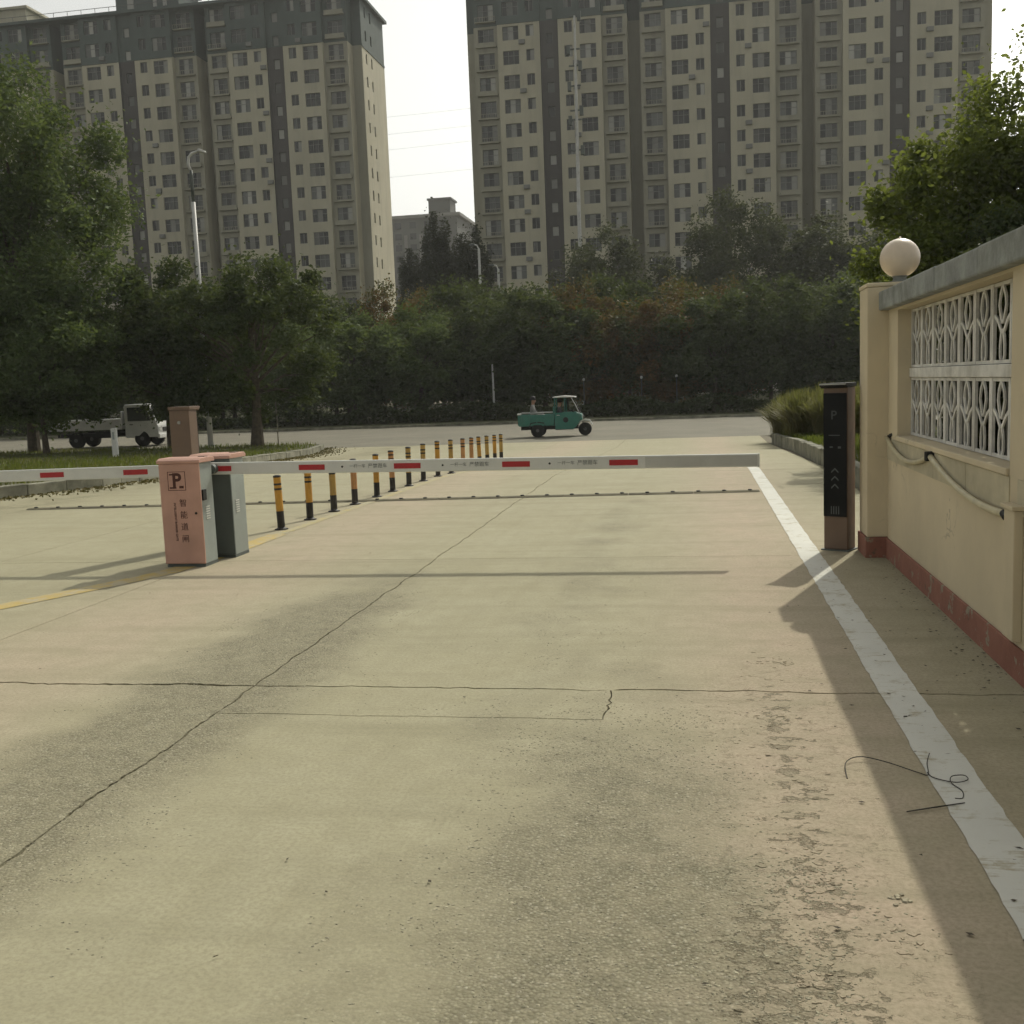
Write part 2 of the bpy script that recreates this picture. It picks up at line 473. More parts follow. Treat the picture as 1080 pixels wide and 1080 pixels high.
# ------------------------------------------------------------------ boundary wall on the right
def wall_mat(name, c):
    m, t, b = new_mat(name)
    p = world_pos(t)
    n1 = noise(t, p, 0.9, 6, 0.6)
    mp = N(t, 'ShaderNodeMapping', ins={'Scale': (1.1, 1.1, 0.45)}); L(t, p, mp.inputs[0])
    st = noise(t, mp.outputs[0], 2.0, 7, 0.7)
    cc = ramp(t, n1, [(0.3, tuple(x*0.86 for x in c)), (0.7, tuple(min(1, x*1.05) for x in c))])
    cc = mixc(t, ramp(t, st, [(0.50, 0.0), (0.80, 0.35)]), cc, tuple(x*0.62 for x in c))
    vk = N(t, 'ShaderNodeTexVoronoi', feature='DISTANCE_TO_EDGE', ins={'Scale': 0.9}); wv = N(t, 'ShaderNodeVectorMath', operation='ADD'); L(t, p, wv.inputs[0])
    nz = N(t, 'ShaderNodeTexNoise', ins={'Scale': 2.5, 'Detail': 4.0}); L(t, p, nz.inputs['Vector']); L(t, nz.outputs['Color'], wv.inputs[1]); L(t, wv.outputs[0], vk.inputs['Vector'])
    cc = mixc(t, math_(t, 'MULTIPLY', ramp(t, vk.outputs[0], [(0.002, 0.6), (0.007, 0.0)]), ramp(t, n1, [(0.5, 0.0), (0.6, 1.0)])), cc, tuple(x*0.35 for x in c))
    cc = mixc(t, ramp(t, noise(t, p, 14, 8, 0.7), [(0.66, 0.0), (0.72, 0.5)]), cc, tuple(x*0.55 for x in c))
    L(t, cc, b.inputs['Base Color'])
    b.inputs['Roughness'].default_value = 0.8
    b.inputs['Specular IOR Level'].default_value = 0.25
    n = bump(t, n1, 0.2, 0.02, b)
    bump(t, noise(t, p, 40, 4, 0.6), 0.12, 0.004, b, n)
    return m
M_CREAM = wall_mat('cream_render', (0.665, 0.570, 0.395))
def plinth_mat():
    m, t, b = new_mat('brick_red_plinth')
    p = world_pos(t)
    cc = ramp(t, noise(t, p, 4.0, 5, 0.65), [(0.3, (0.24, 0.10, 0.068)), (0.7, (0.33, 0.145, 0.10))])
    peel = ramp(t, noise(t, p, 5.5, 7, 0.7), [(0.58, 0.0), (0.60, 1.0)])
    cc = mixc(t, peel, cc, (0.30, 0.26, 0.19))
    cc = mixc(t, ramp(t, noise(t, p, 9.0, 5, 0.7), [(0.6, 0.0), (0.7, 0.8)]), cc, (0.10, 0.085, 0.06))
    L(t, cc, b.inputs['Base Color']); b.inputs['Roughness'].default_value = 0.85
    bump(t, math_(t, 'SUBTRACT', noise(t, p, 30, 4, 0.6), math_(t, 'MULTIPLY', peel, 0.8)), 0.4, 0.006, b)
    return m
M_PLINTH = plinth_mat()
M_COPING = simple('grey_coping', (0.31, 0.325, 0.305), 0.9, var=0.25, scale=3.5, bmp=0.6, dirt=(0.13, 0.135, 0.11), dirt_amt=0.85)
M_LATT = simple('white_lattice', (0.74, 0.72, 0.66), 0.75, var=0.15, scale=5, bmp=0.2, dirt=(0.30, 0.28, 0.22), dirt_amt=0.6)
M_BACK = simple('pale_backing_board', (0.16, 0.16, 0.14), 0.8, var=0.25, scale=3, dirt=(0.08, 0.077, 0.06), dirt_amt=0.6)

WX = 1.70
wall = thing('boundary_wall', 'cream rendered wall with white lattice panels and grey coping', 'wall', (WX, 4, 0))
def W(mb, name, mat, **k):                      # wall parts are modelled in world coordinates
    o = mb.build(name, mat, wall, **k); o.location = (-WX, -4, 0); return o
Y_END = 9.96
panels = [(6.20, 9.52), (1.9, 5.55), (-3.2, 1.3)]
b = MB()
b.box(WX, WX+0.26, -3.6, Y_END, 0.0, 1.09)                        # dado
b.box(WX, WX+0.26, -3.6, Y_END, 2.20, 2.2215)                      # lintel
edges = [Y_END] + [e for p in panels for e in (p[1], p[0])] + [-3.6]
for k in range(0, len(edges), 2):
    b.box(WX+0.001, WX+0.259, edges[k+1], edges[k], 1.09, 2.20)        # piers
W(b, 'render', M_CREAM)
b = MB(); b.box(WX-0.018, WX, -3.6, Y_END, -0.02, 0.185)
W(b, 'plinth', M_PLINTH, bevel=0.006)
for k in range(12):
    j = rng.uniform(-0.004, 0.004); q = rng.uniform(-0.004, 0.004)
    W(MB().box(WX-0.085+j, WX+0.34+j, 10.02-1.135*(k+1)+0.003, 10.02-1.135*k-0.003, 2.222, 2.388+q), 'coping_stone', M_COPING, bevel=0.014)
for (a, c) in panels:
    b = MB(); b.box(WX-0.02, WX+0.2, a+0.003, c-0.003, 1.092, 1.135)
    W(b, 'sill', M_CREAM, bevel=0.008)

M_BAND = simple('cement_band', (0.53, 0.475, 0.335), 0.85, var=0.15, scale=2.5, bmp=0.3, dirt=(0.28, 0.25, 0.16), dirt_amt=0.6)
for (a, c) in panels:
    yy = a-0.02
    for k in range(4):
        w4 = (c-a+0.5)/4
        W(MB().box(WX-0.006, WX, yy+k*w4+0.004, yy+(k+1)*w4-0.004, 0.90, 1.088), 'cement_band', M_BAND)
def curve_bar(mb, pts, w, y0, y1):
    """flat bar of width w following 2-D points (u,z) extruded in depth"""
    n = len(pts); le = []; ri = []
    for i in range(n):
        a = pts[max(i-1, 0)]; c = pts[min(i+1, n-1)]
        d = math.hypot(c[0]-a[0], c[1]-a[1]); nx, nz = -(c[1]-a[1])/d, (c[0]-a[0])/d
        le.append((pts[i][0]+nx*w/2, pts[i][1]+nz*w/2)); ri.append((pts[i][0]-nx*w/2, pts[i][1]-nz*w/2))
    rings = [[(y0, l[0], l[1]), (y0, r_[0], r_[1]), (y1, r_[0], r_[1]), (y1, l[0], l[1])] for l, r_ in zip(le, ri)]
    mb.rings(rings)
def lattice_mesh(w, h):
    mb = MB(); d0, d1 = -0.007, 0.007
    mb.box(d0-0.003, d1+0.003, -w/2, -w/2+0.032, 0, h); mb.box(d0-0.003, d1+0.003, w/2-0.032, w/2, 0, h)
    mb.box(d0, d1, -w/2+0.036, w/2-0.036, 0, 0.022); mb.box(d0, d1, -w/2+0.036, w/2-0.036, h-0.022, h)
    q = w/2 - 0.035
    for s in (-1, 1):
        # pointed loop in the upper half
        curve_bar(mb, [(s*0.006, h-0.02), (s*0.055, h*0.84), (s*0.072, h*0.72), (s*0.045, h*0.60), (s*0.010, h*0.50)], 0.024, d0+0.001, d1-0.001)
        # arms that sweep up from the waist to the sides
        curve_bar(mb, [(s*0.012, h*0.36), (s*0.05, h*0.44), (s*0.10, h*0.53), (s*q, h*0.60)], 0.024, d0+0.002, d1-0.002)
        # slot in the lower half
        curve_bar(mb, [(s*0.012, h*0.42), (s*0.034, h*0.33), (s*0.046, h*0.22), (s*0.046, h*0.10), (s*0.03, 0.02)], 0.024, d0+0.0015, d1-0.0015)
    return mb.mesh('lattice_block', M_LATT)
for pi, (a, c) in enumerate(panels):
    n = int(round((c-a)/0.405)); w = (c-a)/n
    rows = [(1.14, 1.625), (1.71, 2.195)]
    me = lattice_mesh(w-0.006, rows[0][1]-rows[0][0])
    mb = MB(); mb.box(WX+0.095, WX+0.145, a+0.002, c-0.002, 1.628, 1.707)
    W(mb, 'mid_rail', M_LATT, bevel=0.006)
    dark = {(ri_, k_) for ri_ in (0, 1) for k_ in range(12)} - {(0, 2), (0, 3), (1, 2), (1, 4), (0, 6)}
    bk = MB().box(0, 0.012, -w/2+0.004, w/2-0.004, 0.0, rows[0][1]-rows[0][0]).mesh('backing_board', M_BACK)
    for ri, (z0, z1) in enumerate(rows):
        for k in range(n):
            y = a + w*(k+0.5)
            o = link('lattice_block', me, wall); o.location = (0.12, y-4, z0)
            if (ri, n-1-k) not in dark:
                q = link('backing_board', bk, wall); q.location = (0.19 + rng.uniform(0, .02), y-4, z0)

# gate pillar with the globe lamp
pil = thing('gate_pillar', 'square cream gate pillar at the end of the lattice wall', 'pillar', (1.79, 10.16, 0))
b = MB().box(-0.27, 0.28, -0.20, 0.24, 0.19, 2.43); b.build('shaft', M_CREAM, pil, bevel=0.008)
b = MB().box(-0.285, 0.295, -0.215, 0.255, -0.02, 0.187); b.build('plinth', M_PLINTH, pil, bevel=0.006)
b = MB().box(-0.278, 0.288, -0.208, 0.248, 2.432, 2.468); b.build('cap', M_CREAM, pil, bevel=0.01)
M_GLOBE = simple('opal_globe', (0.72, 0.60, 0.46), 0.35, var=0.06, scale=4, spec=0.5, dirt=(0.45, 0.36, 0.25), dirt_amt=0.35)
gl = thing('globe_lamp', 'unlit white globe lamp on top of the gate pillar', 'lamp', (1.82, 10.10, 2.468))
b = MB().lathe([(0.085, 0.0), (0.085, 0.012), (0.06, 0.02), (0.055, 0.045), (0.07, 0.055), (0.07, 0.06)], 24); b.build('base', M_COPING, gl)
b = MB(); pr = []
for k in range(19):
    a = -math.pi/2 + math.pi*k/18; pr.append((max(0.002, 0.172*math.cos(a)), 0.215 + 0.172*math.sin(a)))
b.lathe(pr, 32); b.build('globe', M_GLOBE, gl, smooth=True)
b = MB().lathe([(0.012, 0.384), (0.012, 0.397), (0.003, 0.402)], 10); b.build('finial', M_GLOBE, gl)

# sagging plastic pipe along the wall
M_PIPE = simple('cream_pvc', (0.56, 0.50, 0.33), 0.5, var=0.1, scale=8)
M_BLACK = simple('black_rubber', (0.018, 0.018, 0.016), 0.7, var=0.2, scale=12)
hose = thing('plastic_conduit', 'cream plastic conduit sagging across the wall below the lattice', 'pipe', (WX, 9, 1.0))
def HP(mb, name, mat, **k):
    o = mb.build(name, mat, hose, **k); o.location = (-WX, -9, -1.0); return o
x = WX - 0.03
def sag(p, q, d, n=12):
    return [(x, p[0]+(q[0]-p[0])*k/n, p[1]+(q[1]-p[1])*k/n - d*4*(k/n)*(1-k/n)) for k in range(n+1)]
HP(MB().tube(sag((9.86, 1.10), (8.10, 1.065), 0.12), 0.018, 10), 'conduit', M_PIPE, smooth=True)
HP(MB().tube(sag((8.06, 1.062), (6.16, 0.885), 0.07), 0.021, 10), 'conduit', M_PIPE, smooth=True)
HP(MB().tube([(x, 6.18, 0.887), (x, 6.12, 0.872)], 0.024, 10), 'end_plug', M_BLACK)
HP(MB().tube([(x+0.01, 9.86, 1.10), (x+0.03, 9.80, 1.125), (x+0.12, 9.55, 1.155)], 0.016, 8), 'elbow', M_BLACK)
HP(MB().box(x-0.03, x+0.03, 8.05, 8.075, 1.03, 1.10).box(x-0.03, x+0.03, 8.10, 8.12, 1.03, 1.095), 'clip', M_BLACK)
# meter box at the near pier
mbx = thing('pipe_casing', 'pale vertical pipe casing on the wall pier below the lattice', 'casing', (WX, 6.02, 0))
MB().box(-0.05, 0, -0.10, 0.09, 0.22, 0.93).build('casing', M_CREAM, mbx, bevel=0.006)
MB().box(-0.065, 0, -0.115, 0.105, 0.932, 0.955).build('cap', M_CREAM, mbx, bevel=0.004)

# ------------------------------------------------------------------ barrier gate
M_PINK = simple('salmon_enamel', (0.54, 0.315, 0.245), 0.5, var=0.09, scale=3, spec=0.4, dirt=(0.38, 0.23, 0.17), dirt_amt=0.5)
M_GREY = simple('grey_enamel', (0.30, 0.335, 0.315), 0.45, var=0.06, scale=3, spec=0.45, dirt=(0.20, 0.21, 0.18), dirt_amt=0.4)
M_GREYD = simple('dark_grey_steel', (0.10, 0.115, 0.105), 0.6, var=0.1, scale=4)
M_PRINT = simple('dark_red_print', (0.075, 0.022, 0.015), 0.6, var=0.1, scale=20)
M_WHITE = simple('white_enamel', (0.66, 0.66, 0.62), 0.4, var=0.06, scale=3, dirt=(0.45, 0.44, 0.38), dirt_amt=0.35)
M_PALE = simple('pale_grey_boom', (0.50, 0.50, 0.465), 0.45, var=0.07, scale=3, dirt=(0.36, 0.35, 0.30), dirt_amt=0.4)
M_RED = simple('red_reflective', (0.42, 0.025, 0.03), 0.45, var=0.1, scale=9)
M_BROWN = simple('brown_steel', (0.165, 0.110, 0.075), 0.5, var=0.1, scale=3, dirt=(0.15, 0.09, 0.06), dirt_amt=0.4)
M_SCREEN = simple('black_display', (0.012, 0.013, 0.014), 0.4, var=0.2, scale=3, spec=0.12)
M_FAINT = simple('dim_display_mark', (0.085, 0.095, 0.095), 0.5, var=0.1, scale=9)
M_STEEL = simple('bare_steel', (0.35, 0.35, 0.33), 0.4, metal=0.7, var=0.1, scale=6)

def barrier_box(loc, label, front):
    t = thing('barrier_gate', label, 'barrier', loc, 0, 'barrier boxes on the median')
    w, d = 0.43, (0.30 if front else 0.36)                       # spans x -w/2..w/2, y 0..d ; front faces -y
    MB().box(-w/2+0.008, w/2-0.008, 0.008, d-0.008, 0.0, 0.03).build('base', M_GREYD, t)
    # body with slightly tapered sides
    r0 = [(-w/2+0.012, 0.012), (w/2-0.012, 0.012), (w/2-0.012, d-0.005), (-w/2+0.012, d-0.005)]
    MB().rings([[(p[0], p[1], 0.03) for p in r0], [(p[0]*0.99, p[1], 1.045) for p in r0]]).build('body', M_GREY, t, bevel=0.004)
    # coloured door panel
    door = MB().box(-w/2, w/2, -0.012, 0.0115, 0.035, 1.043).build('door', M_PINK if front else M_GREYD, t, bevel=0.005)
    # lid with sloping front edge
    MB().prism([(-0.025, 1.045), (d+0.02, 1.045), (d+0.02, 1.078), (d-0.02, 1.095), (0.03, 1.095), (-0.025, 1.075)], -w/2-0.014, w/2+0.014, 'X').build('lid', M_PINK, t, bevel=0.005)
    MB().box(w/2-0.09, w/2-0.02, d*0.55, d*0.55+0.08, 1.0951, 1.101).build('lid_slot', M_BROWN, t)
    for k in range(6):
        MB().prism([(0.10, 0.47+0.024*k), (0.185, 0.47+0.024*k), (0.185, 0.480+0.024*k), (0.10, 0.480+0.024*k)], w/2-0.013, w/2-0.006, 'X').build('louvre', M_WHITE, t)
    if front:
        f = -0.0135
        rot = (R(90), 0, 0)
        s = MB(); x0, x1, z0, z1, e = -0.125, 0.065, 0.775, 0.965, 0.006
        for q in ((x0, x1, z0, z0+e), (x0, x1, z1-e, z1), (x0, x0+e, z0+e, z1-e), (x1-e, x1, z0+e, z1-e)): s.box(q[0], q[1], f, f+0.0012, q[2], q[3])
        s.build('logo_frame', M_PRINT, door)
        text_mesh('letter', 'P', 0.19, M_PRINT, door, (-0.030, f, 0.872), rot, offset=0.006)
        MB().box(-0.108, -0.036, f, f+0.001, 0.795, 0.811).box(-0.108, -0.07, f, f+0.001, 0.928, 0.943).box(-0.005, 0.042, f, f+0.001, 0.797, 0.822).build('letter_serif', M_PRINT, door)
        for ch, z in zip('智能道闸', (0.645, 0.525, 0.405, 0.285)):
            text_mesh('character', ch, 0.082, M_PRINT, door, (0.022, f, z), rot)
        text_mesh('small_print', 'INTELLIGENT BARRIER GATE', 0.030, M_PRINT, door, (-0.068, f, 0.46), (R(90), R(90), 0), offset=0.0006)
        MB().lathe([(0.012, 0), (0.012, -0.008), (0.006, -0.012)], 12, (0.155, f, 0.545), 'Y').build('lock', M_BLACK, door)
        MB().box(w/2-0.012, w/2+0.004, 0.035, 0.115, 0.665, 0.775).build('control_button', M_BLACK, t, bevel=0.004)
    return t
front_box = barrier_box((-5.075, 9.78, 0), 'salmon and grey barrier box with P logo and the left arm', True)
rear_box = barrier_box((-5.005, 10.33, 0), 'grey barrier box behind the lettered one, carrying the long right arm', False)

def arm(parent, x0, x1, z0, z1, text):
    """white boom as a part of its gate; local +x runs along the boom"""
    ln = abs(x1-x0); right = x1 > x0
    loc = (x0-parent.location.x, 10.21-parent.location.y, z0)
    tilt = math.asin((z0-z1)/ln)
    t = MB().box(0, ln, -0.022, 0.022, -0.062, 0.062).build('arm', M_WHITE, parent, loc, (0, tilt, 0 if right else math.pi), bevel=0.008)
    f = -1 if right else 1                  # side of the boom that faces the camera
    if text: MB().box(ln-1.05, ln-0.002, -0.0245, 0.0245, -0.050, 0.050).build('end_section', M_PALE, t)
    MB().box(ln, ln+0.02, -0.024, 0.024, -0.064, 0.064).build('end_cap', M_WHITE, t)
    for q in ((0.07, 1.00, 2.00, 3.10, 4.15) if text else (0.54, 1.50, 2.46, 3.4)):
        y_ = f*0.0238
        MB().box(q, q+(0.20 if q < .2 and text else 0.275), y_-0.0016, y_+0.0016, -0.028, 0.026).build('red_reflector', M_RED, t)
    if text:
        for q in (1.46, 2.50, 3.57):
            MB().lathe([(0.011, 0), (0.011, -0.002)], 10, (q, -0.0225, 0.0), 'Y').build('dot', M_BLACK, t)
            text_mesh('lettering', '一杆一车', 0.042, M_GREYD, t, (q+0.16, -0.0232, 0.002), (R(90), 0, 0), extrude=0.0004)
            text_mesh('lettering', '严禁跟车', 0.05, M_GREYD, t, (q+0.37, -0.0232, 0.002), (R(90), 0, 0), extrude=0.0004)
    MB().lathe([(0.05, -0.10), (0.05, 0.12)], 16, (0.08, 0.0, 0.0), 'Y').build('shaft', M_GREYD, t)
    return t
arm(rear_box, -4.98, 0.565, 0.955, 0.90, True)
arm(front_box, -5.10, -9.4, 0.945, 0.915, False)

def plate_post(loc, rz, label, face):
    t = thing('plate_reader_post', label, 'post', loc, rz, 'plate reader posts beside the barrier')
    w, d = 0.235, 0.20
    MB().box(-w/2-0.02, w/2+0.02, -0.01, d+0.02, 0, 0.012).build('foot_plate', M_GREYD, t)
    MB().box(-w/2, w/2, 0.012, d, 0.012, 1.555).build('body', M_BROWN, t, bevel=0.008)
    p = MB().box(-w/2+0.004, w/2-0.004, -0.004, 0.0115, 0.33, 1.50).build('display', M_SCREEN, t, bevel=0.004)
    # hood over the display
    MB().prism([(-0.055, 1.595), (d, 1.595), (d, 1.557), (0.008, 1.557), (-0.02, 1.545), (-0.055, 1.575)], -w/2-0.012, w/2+0.012, 'X').build('hood', M_SCREEN if face else M_BROWN, t, bevel=0.004)
    MB().box(-w/2-0.010, w/2+0.010, -0.0585, -0.0555, 1.577, 1.591).build('hood_edge', M_STEEL, t)
    f = -0.0055
    for k in range(3):
        z = 0.60 + k*0.075
        c = MB()
        for s in (-1, 1):
            c.rings([[(0, f, z+0.03), (0, f, z+0.046), (0, f+0.001, z+0.046), (0, f+0.001, z+0.03)], [(s*0.035, f, z-0.004), (s*0.035, f, z+0.012), (s*0.035, f+0.001, z+0.012), (s*0.035, f+0.001, z-0.004)]])
        c.build('chevron', M_FAINT, p)
    text_mesh('letter', 'P', 0.12, M_FAINT, p, (-0.01, f, 1.29), (R(90), 0, 0), extrude=0.0004)
    for k in range(4):
        MB().box(-0.04+0.024*k, -0.030+0.024*k, f, f+0.001, 0.355, 0.43).build('grille_slot', M_FAINT, p)
    MB().box(-0.06, 0.05, f, f+0.001, 1.10, 1.108).build('mark', M_FAINT, p)
    MB().box(-0.05, -0.02, f, f+0.001, 0.985, 1.00).box(0.03, 0.06, f, f+0.001, 0.98, 1.00).build('mark', M_FAINT, p)
    MB().lathe([(0.018, 0), (0.018, 0.02), (0.0, 0.02)], 10, (0.0, d, 1.42), 'Y').build('camera_knob', M_STEEL, t)
    return t
plate_post((1.29, 10.36, 0), R(-30), 'dark display post with chevrons standing beside the gate pillar', True)
plate_post((-5.62, 11.12, 0), math.pi, 'brown steel post seen from behind, past the lettered barrier box', False)

# ------------------------------------------------------------------ bollards
M_BY = [simple('bollard_yellow', (0.52, 0.27, 0.04), 0.6, var=0.15, scale=6, dirt=(0.25, 0.14, 0.05), dirt_amt=0.5),
        simple('bollard_faded_orange', (0.47, 0.235, 0.085), 0.6, var=0.15, scale=6, dirt=(0.24, 0.13, 0.06), dirt_amt=0.5),
        simple('bollard_ochre', (0.42, 0.27, 0.07), 0.6, var=0.15, scale=6, dirt=(0.2, 0.13, 0.06), dirt_amt=0.5)]
M_BK = simple('bollard_black', (0.022, 0.020, 0.018), 0.55, var=0.25, scale=9, dirt=(0.07, 0.06, 0.045), dirt_amt=0.5)
by = [12.47, 13.40, 14.28, 15.14, 16.15, 16.96, 17.87, 18.76, 19.75, 20.75, 21.75, 22.6, 23.5, 24.4, 25.35, 26.2]
me_base = MB().lathe([(0.085, 0), (0.085, 0.012), (0.06, 0.018), (0.048, 0.03)], 14).mesh('base', M_BK)
me_low = MB().lathe([(0.047, 0.018), (0.047, 0.235)], 14).mesh('lower_sleeve', M_BK)
me_up = [MB().lathe([(0.0462, 0.235), (0.0462, 0.662)], 14).mesh('upper_sleeve', m) for m in M_BY]
me_band = MB().lathe([(0.0468, 0), (0.0468, 0.026)], 14).mesh('band', M_BK)
me_cap = MB().lathe([(0.048, 0.658), (0.048, 0.678), (0.03, 0.688), (0.004, 0.690)], 14).mesh('cap', M_BK)
words = ['first', 'second', 'third', 'fourth', 'fifth', 'sixth', 'seventh', 'eighth', 'ninth', 'tenth', 'eleventh', 'twelfth', 'thirteenth', 'fourteenth', 'fifteenth', 'sixteenth']
for i, y in enumerate(by):
    xb = -5.15 + 0.30*min(1, (y-12.47)/9.0)
    v = [0, 0, 2, 1, 0, 1, 2, 2, 0, 2, 1, 1, 0, 2, 0, 2][i]
    t = thing('bollard', words[i] + (' yellow' if v == 0 else ' orange' if v == 1 else ' ochre') + ' and black bollard counted from the barrier boxes', 'bollard', (xb, y, prof_z(y)), rng.uniform(0, 3), 'bollards along the median line')
    t.rotation_euler = (R(rng.uniform(-1.3, 1.3)), R(rng.uniform(-1.6, 1.6)), 0)
    for me, nm in ((me_base, 'base'), (me_low, 'lower_sleeve'), (me_up[v], 'upper_sleeve'), (me_cap, 'cap')):
        link(nm, me, t, smooth=False)
    for z in ((0.50, 0.56) if i % 3 != 2 else (0.53, 0.60)):
        link('band', me_band, t, loc=(0, 0, z))

# bolted rubber strip across both lanes
strip = thing('speed_strip', 'flattened dark rubber strip with bolts across the lanes', 'speed bump', (-4.85, 15.55, 0))
strip.rotation_euler = (0, 0, R(2.6))
M_RUB = simple('dusty_rubber', (0.15, 0.135, 0.085), 0.9, var=0.3, scale=5, bmp=0.4, dirt=(0.07, 0.062, 0.04), dirt_amt=0.7)
for k in range(12):
    MB().prism([(-0.10, 0.004), (0.10, 0.004), (0.06, 0.022), (-0.06, 0.022)], -5.72+0.957*k, -5.72+0.957*k+0.945, 'X').build('rubber_section', M_RUB, strip)
for k in range(31):
    MB().lathe([(0.03, 0.0), (0.03, 0.014), (0.016, 0.018)], 8, (-5.6+0.374*k, -0.005, 0.0225)).build('bolt', M_BLACK, strip)

# ------------------------------------------------------------------ planted islands with kerb stones
M_STONE = M_KERB
def island(name, outline, hz, kerb_upto, mat):
    """raised bed: soil top plus kerb stones along the first kerb_upto outline segments"""
    root = bpy.data.objects.new(name, None); col.objects.link(root); root['kind'] = 'structure'
    mb = MB()
    pts = outline
    cx = sum(p[0] for p in pts)/len(pts); cy = sum(p[1] for p in pts)/len(pts)
    for a, c in zip(pts, pts[1:] + pts[:1]):
        mb.poly([(cx, cy, prof_z(cy)+hz-0.03), (a[0], a[1], prof_z(a[1])+hz-0.03), (c[0], c[1], prof_z(c[1])+hz-0.03)])
    mb.build('bed', mat, root)
    r = random.Random(3)
    for a, c in list(zip(pts, pts[1:]))[:kerb_upto]:
        d = math.hypot(c[0]-a[0], c[1]-a[1]); n = max(1, int(round(d/0.8)))
        ux, uy = (c[0]-a[0])/d, (c[1]-a[1])/d; nx, ny = -uy, ux
        for k in range(n):
            s0, s1 = d*k/n + 0.006, d*(k+1)/n - 0.006
            th = 0.16; j = r.uniform(-0.012, 0.012); dz = r.uniform(-0.012, 0.012)
            def pt(s, o): return (a[0]+ux*s+nx*(o+j), a[1]+uy*s+ny*(o+j))
            q = [pt(s0, 0), pt(s1, 0), pt(s1, th), pt(s0, th)]
            z = [prof_z(p[1]) for p in q]
            m2 = MB().rings([[(p[0], p[1], zz-0.15) for p, zz in zip(q, z)], [(p[0], p[1], zz+hz+dz) for p, zz in zip(q, z)]])
            m2.build('kerb_stone', M_STONE, root, bevel=0.02)
    return root
left_outline = [(-20.0, 12.5), (-14.6, 14.6), (-12.5, 16.9), (-11.6, 19.2), (-11.6, 22.0), (-12.3, 26.5), (-13.0, 31.0), (-13.5, 36.0), (-13.9, 38.3), (-14.7, 39.1), (-60, 41.0), (-60, 12.0)]
island('left_island', left_outline, 0.22, 9, M_TURF)
right_outline = [(14.0, 36.4), (3.3, 36.2), (2.55, 35.7), (2.36, 34.5), (2.44, 28.0), (2.30, 20.0), (2.36, 12.0), (14.0, 12.0)]
island('right_bed', right_outline, 0.31, 6, M_TURF)

# ------------------------------------------------------------------ vegetation
def leaf_mat(name, c1, c2, trans=0.3, russet=None, russet_pos=(0.55, 0.68), rough=0.65, tcol=(0.20, 0.24, 0.03)):
    m, t, b = new_mat(name)
    geo = t.nodes.new('ShaderNodeNewGeometry')
    ri = geo.outputs['Random Per Island']
    p = geo.outputs['Position']
    cc = ramp(t, ri, [(0.0, tuple(x*0.7 for x in c1)), (0.5, c1), (1.0, c2)])
    n = noise(t, p, 0.45, 4, 0.6)
    cc = mixc(t, ramp(t, n, [(0.35, 0.0), (0.7, 0.7)]), cc, c2)
    if russet:
        tc = t.nodes.new('ShaderNodeTexCoord')
        n2 = noise(t, tc.outputs['Object'], 0.5, 3, 0.5)
        f = math_(t, 'MULTIPLY', ramp(t, n2, [(russet_pos[0], 0.0), (russet_pos[1], 0.9)]), ramp(t, ri, [(0.1, 0.4), (0.9, 1.0)]))
        cc = mixc(t, f, cc, russet)
    L(t, cc, b.inputs['Base Color'])
    b.inputs['Roughness'].default_value = rough
    b.inputs['Specular IOR Level'].default_value = 0.14
    tr = t.nodes.new('ShaderNodeBsdfTranslucent')
    tc_ = mixc(t, 0.5, cc, tcol)
    L(t, tc_, tr.inputs['Color'])
    mx = t.nodes.new('ShaderNodeMixShader'); mx.inputs[0].default_value = trans
    L(t, b.outputs[0], mx.inputs[1]); L(t, tr.outputs[0], mx.inputs[2])
    L(t, mx.outputs[0], t.nodes['Material Output'].inputs[0])
    return m
M_BARK = simple('bark', (0.085, 0.068, 0.046), 0.9, var=0.3, scale=8, bmp=0.6)
M_BARKP = simple('pale_bark', (0.22, 0.20, 0.15), 0.9, var=0.25, scale=8, bmp=0.4)
M_L_DEEP = leaf_mat('leaf_deep_green', (0.036, 0.058, 0.024), (0.072, 0.098, 0.040), 0.28)
M_L_MID = leaf_mat('leaf_mid_green', (0.058, 0.098, 0.034), (0.125, 0.172, 0.072), 0.38, russet=(0.16, 0.085, 0.035), russet_pos=(0.66, 0.74))
M_L_RUS = leaf_mat('leaf_russet', (0.044, 0.060, 0.022), (0.080, 0.095, 0.034), 0.25, russet=(0.23, 0.105, 0.042), russet_pos=(0.42, 0.55))
M_L_HAZED = leaf_mat('leaf_hazed_green', (0.050, 0.060, 0.034), (0.080, 0.090, 0.052), 0.2)  # grey of the distance haze is put into this leaf colour
M_L_LITE = leaf_mat('leaf_light_green', (0.050, 0.082, 0.020), (0.125, 0.160, 0.036), 0.5, tcol=(0.30, 0.34, 0.05))
M_L_DARK = leaf_mat('leaf_dark_conifer', (0.022, 0.028, 0.016), (0.040, 0.046, 0.024), 0.12)
M_HEDGE = leaf_mat('leaf_hedge', (0.030, 0.044, 0.018), (0.058, 0.074, 0.030), 0.15)

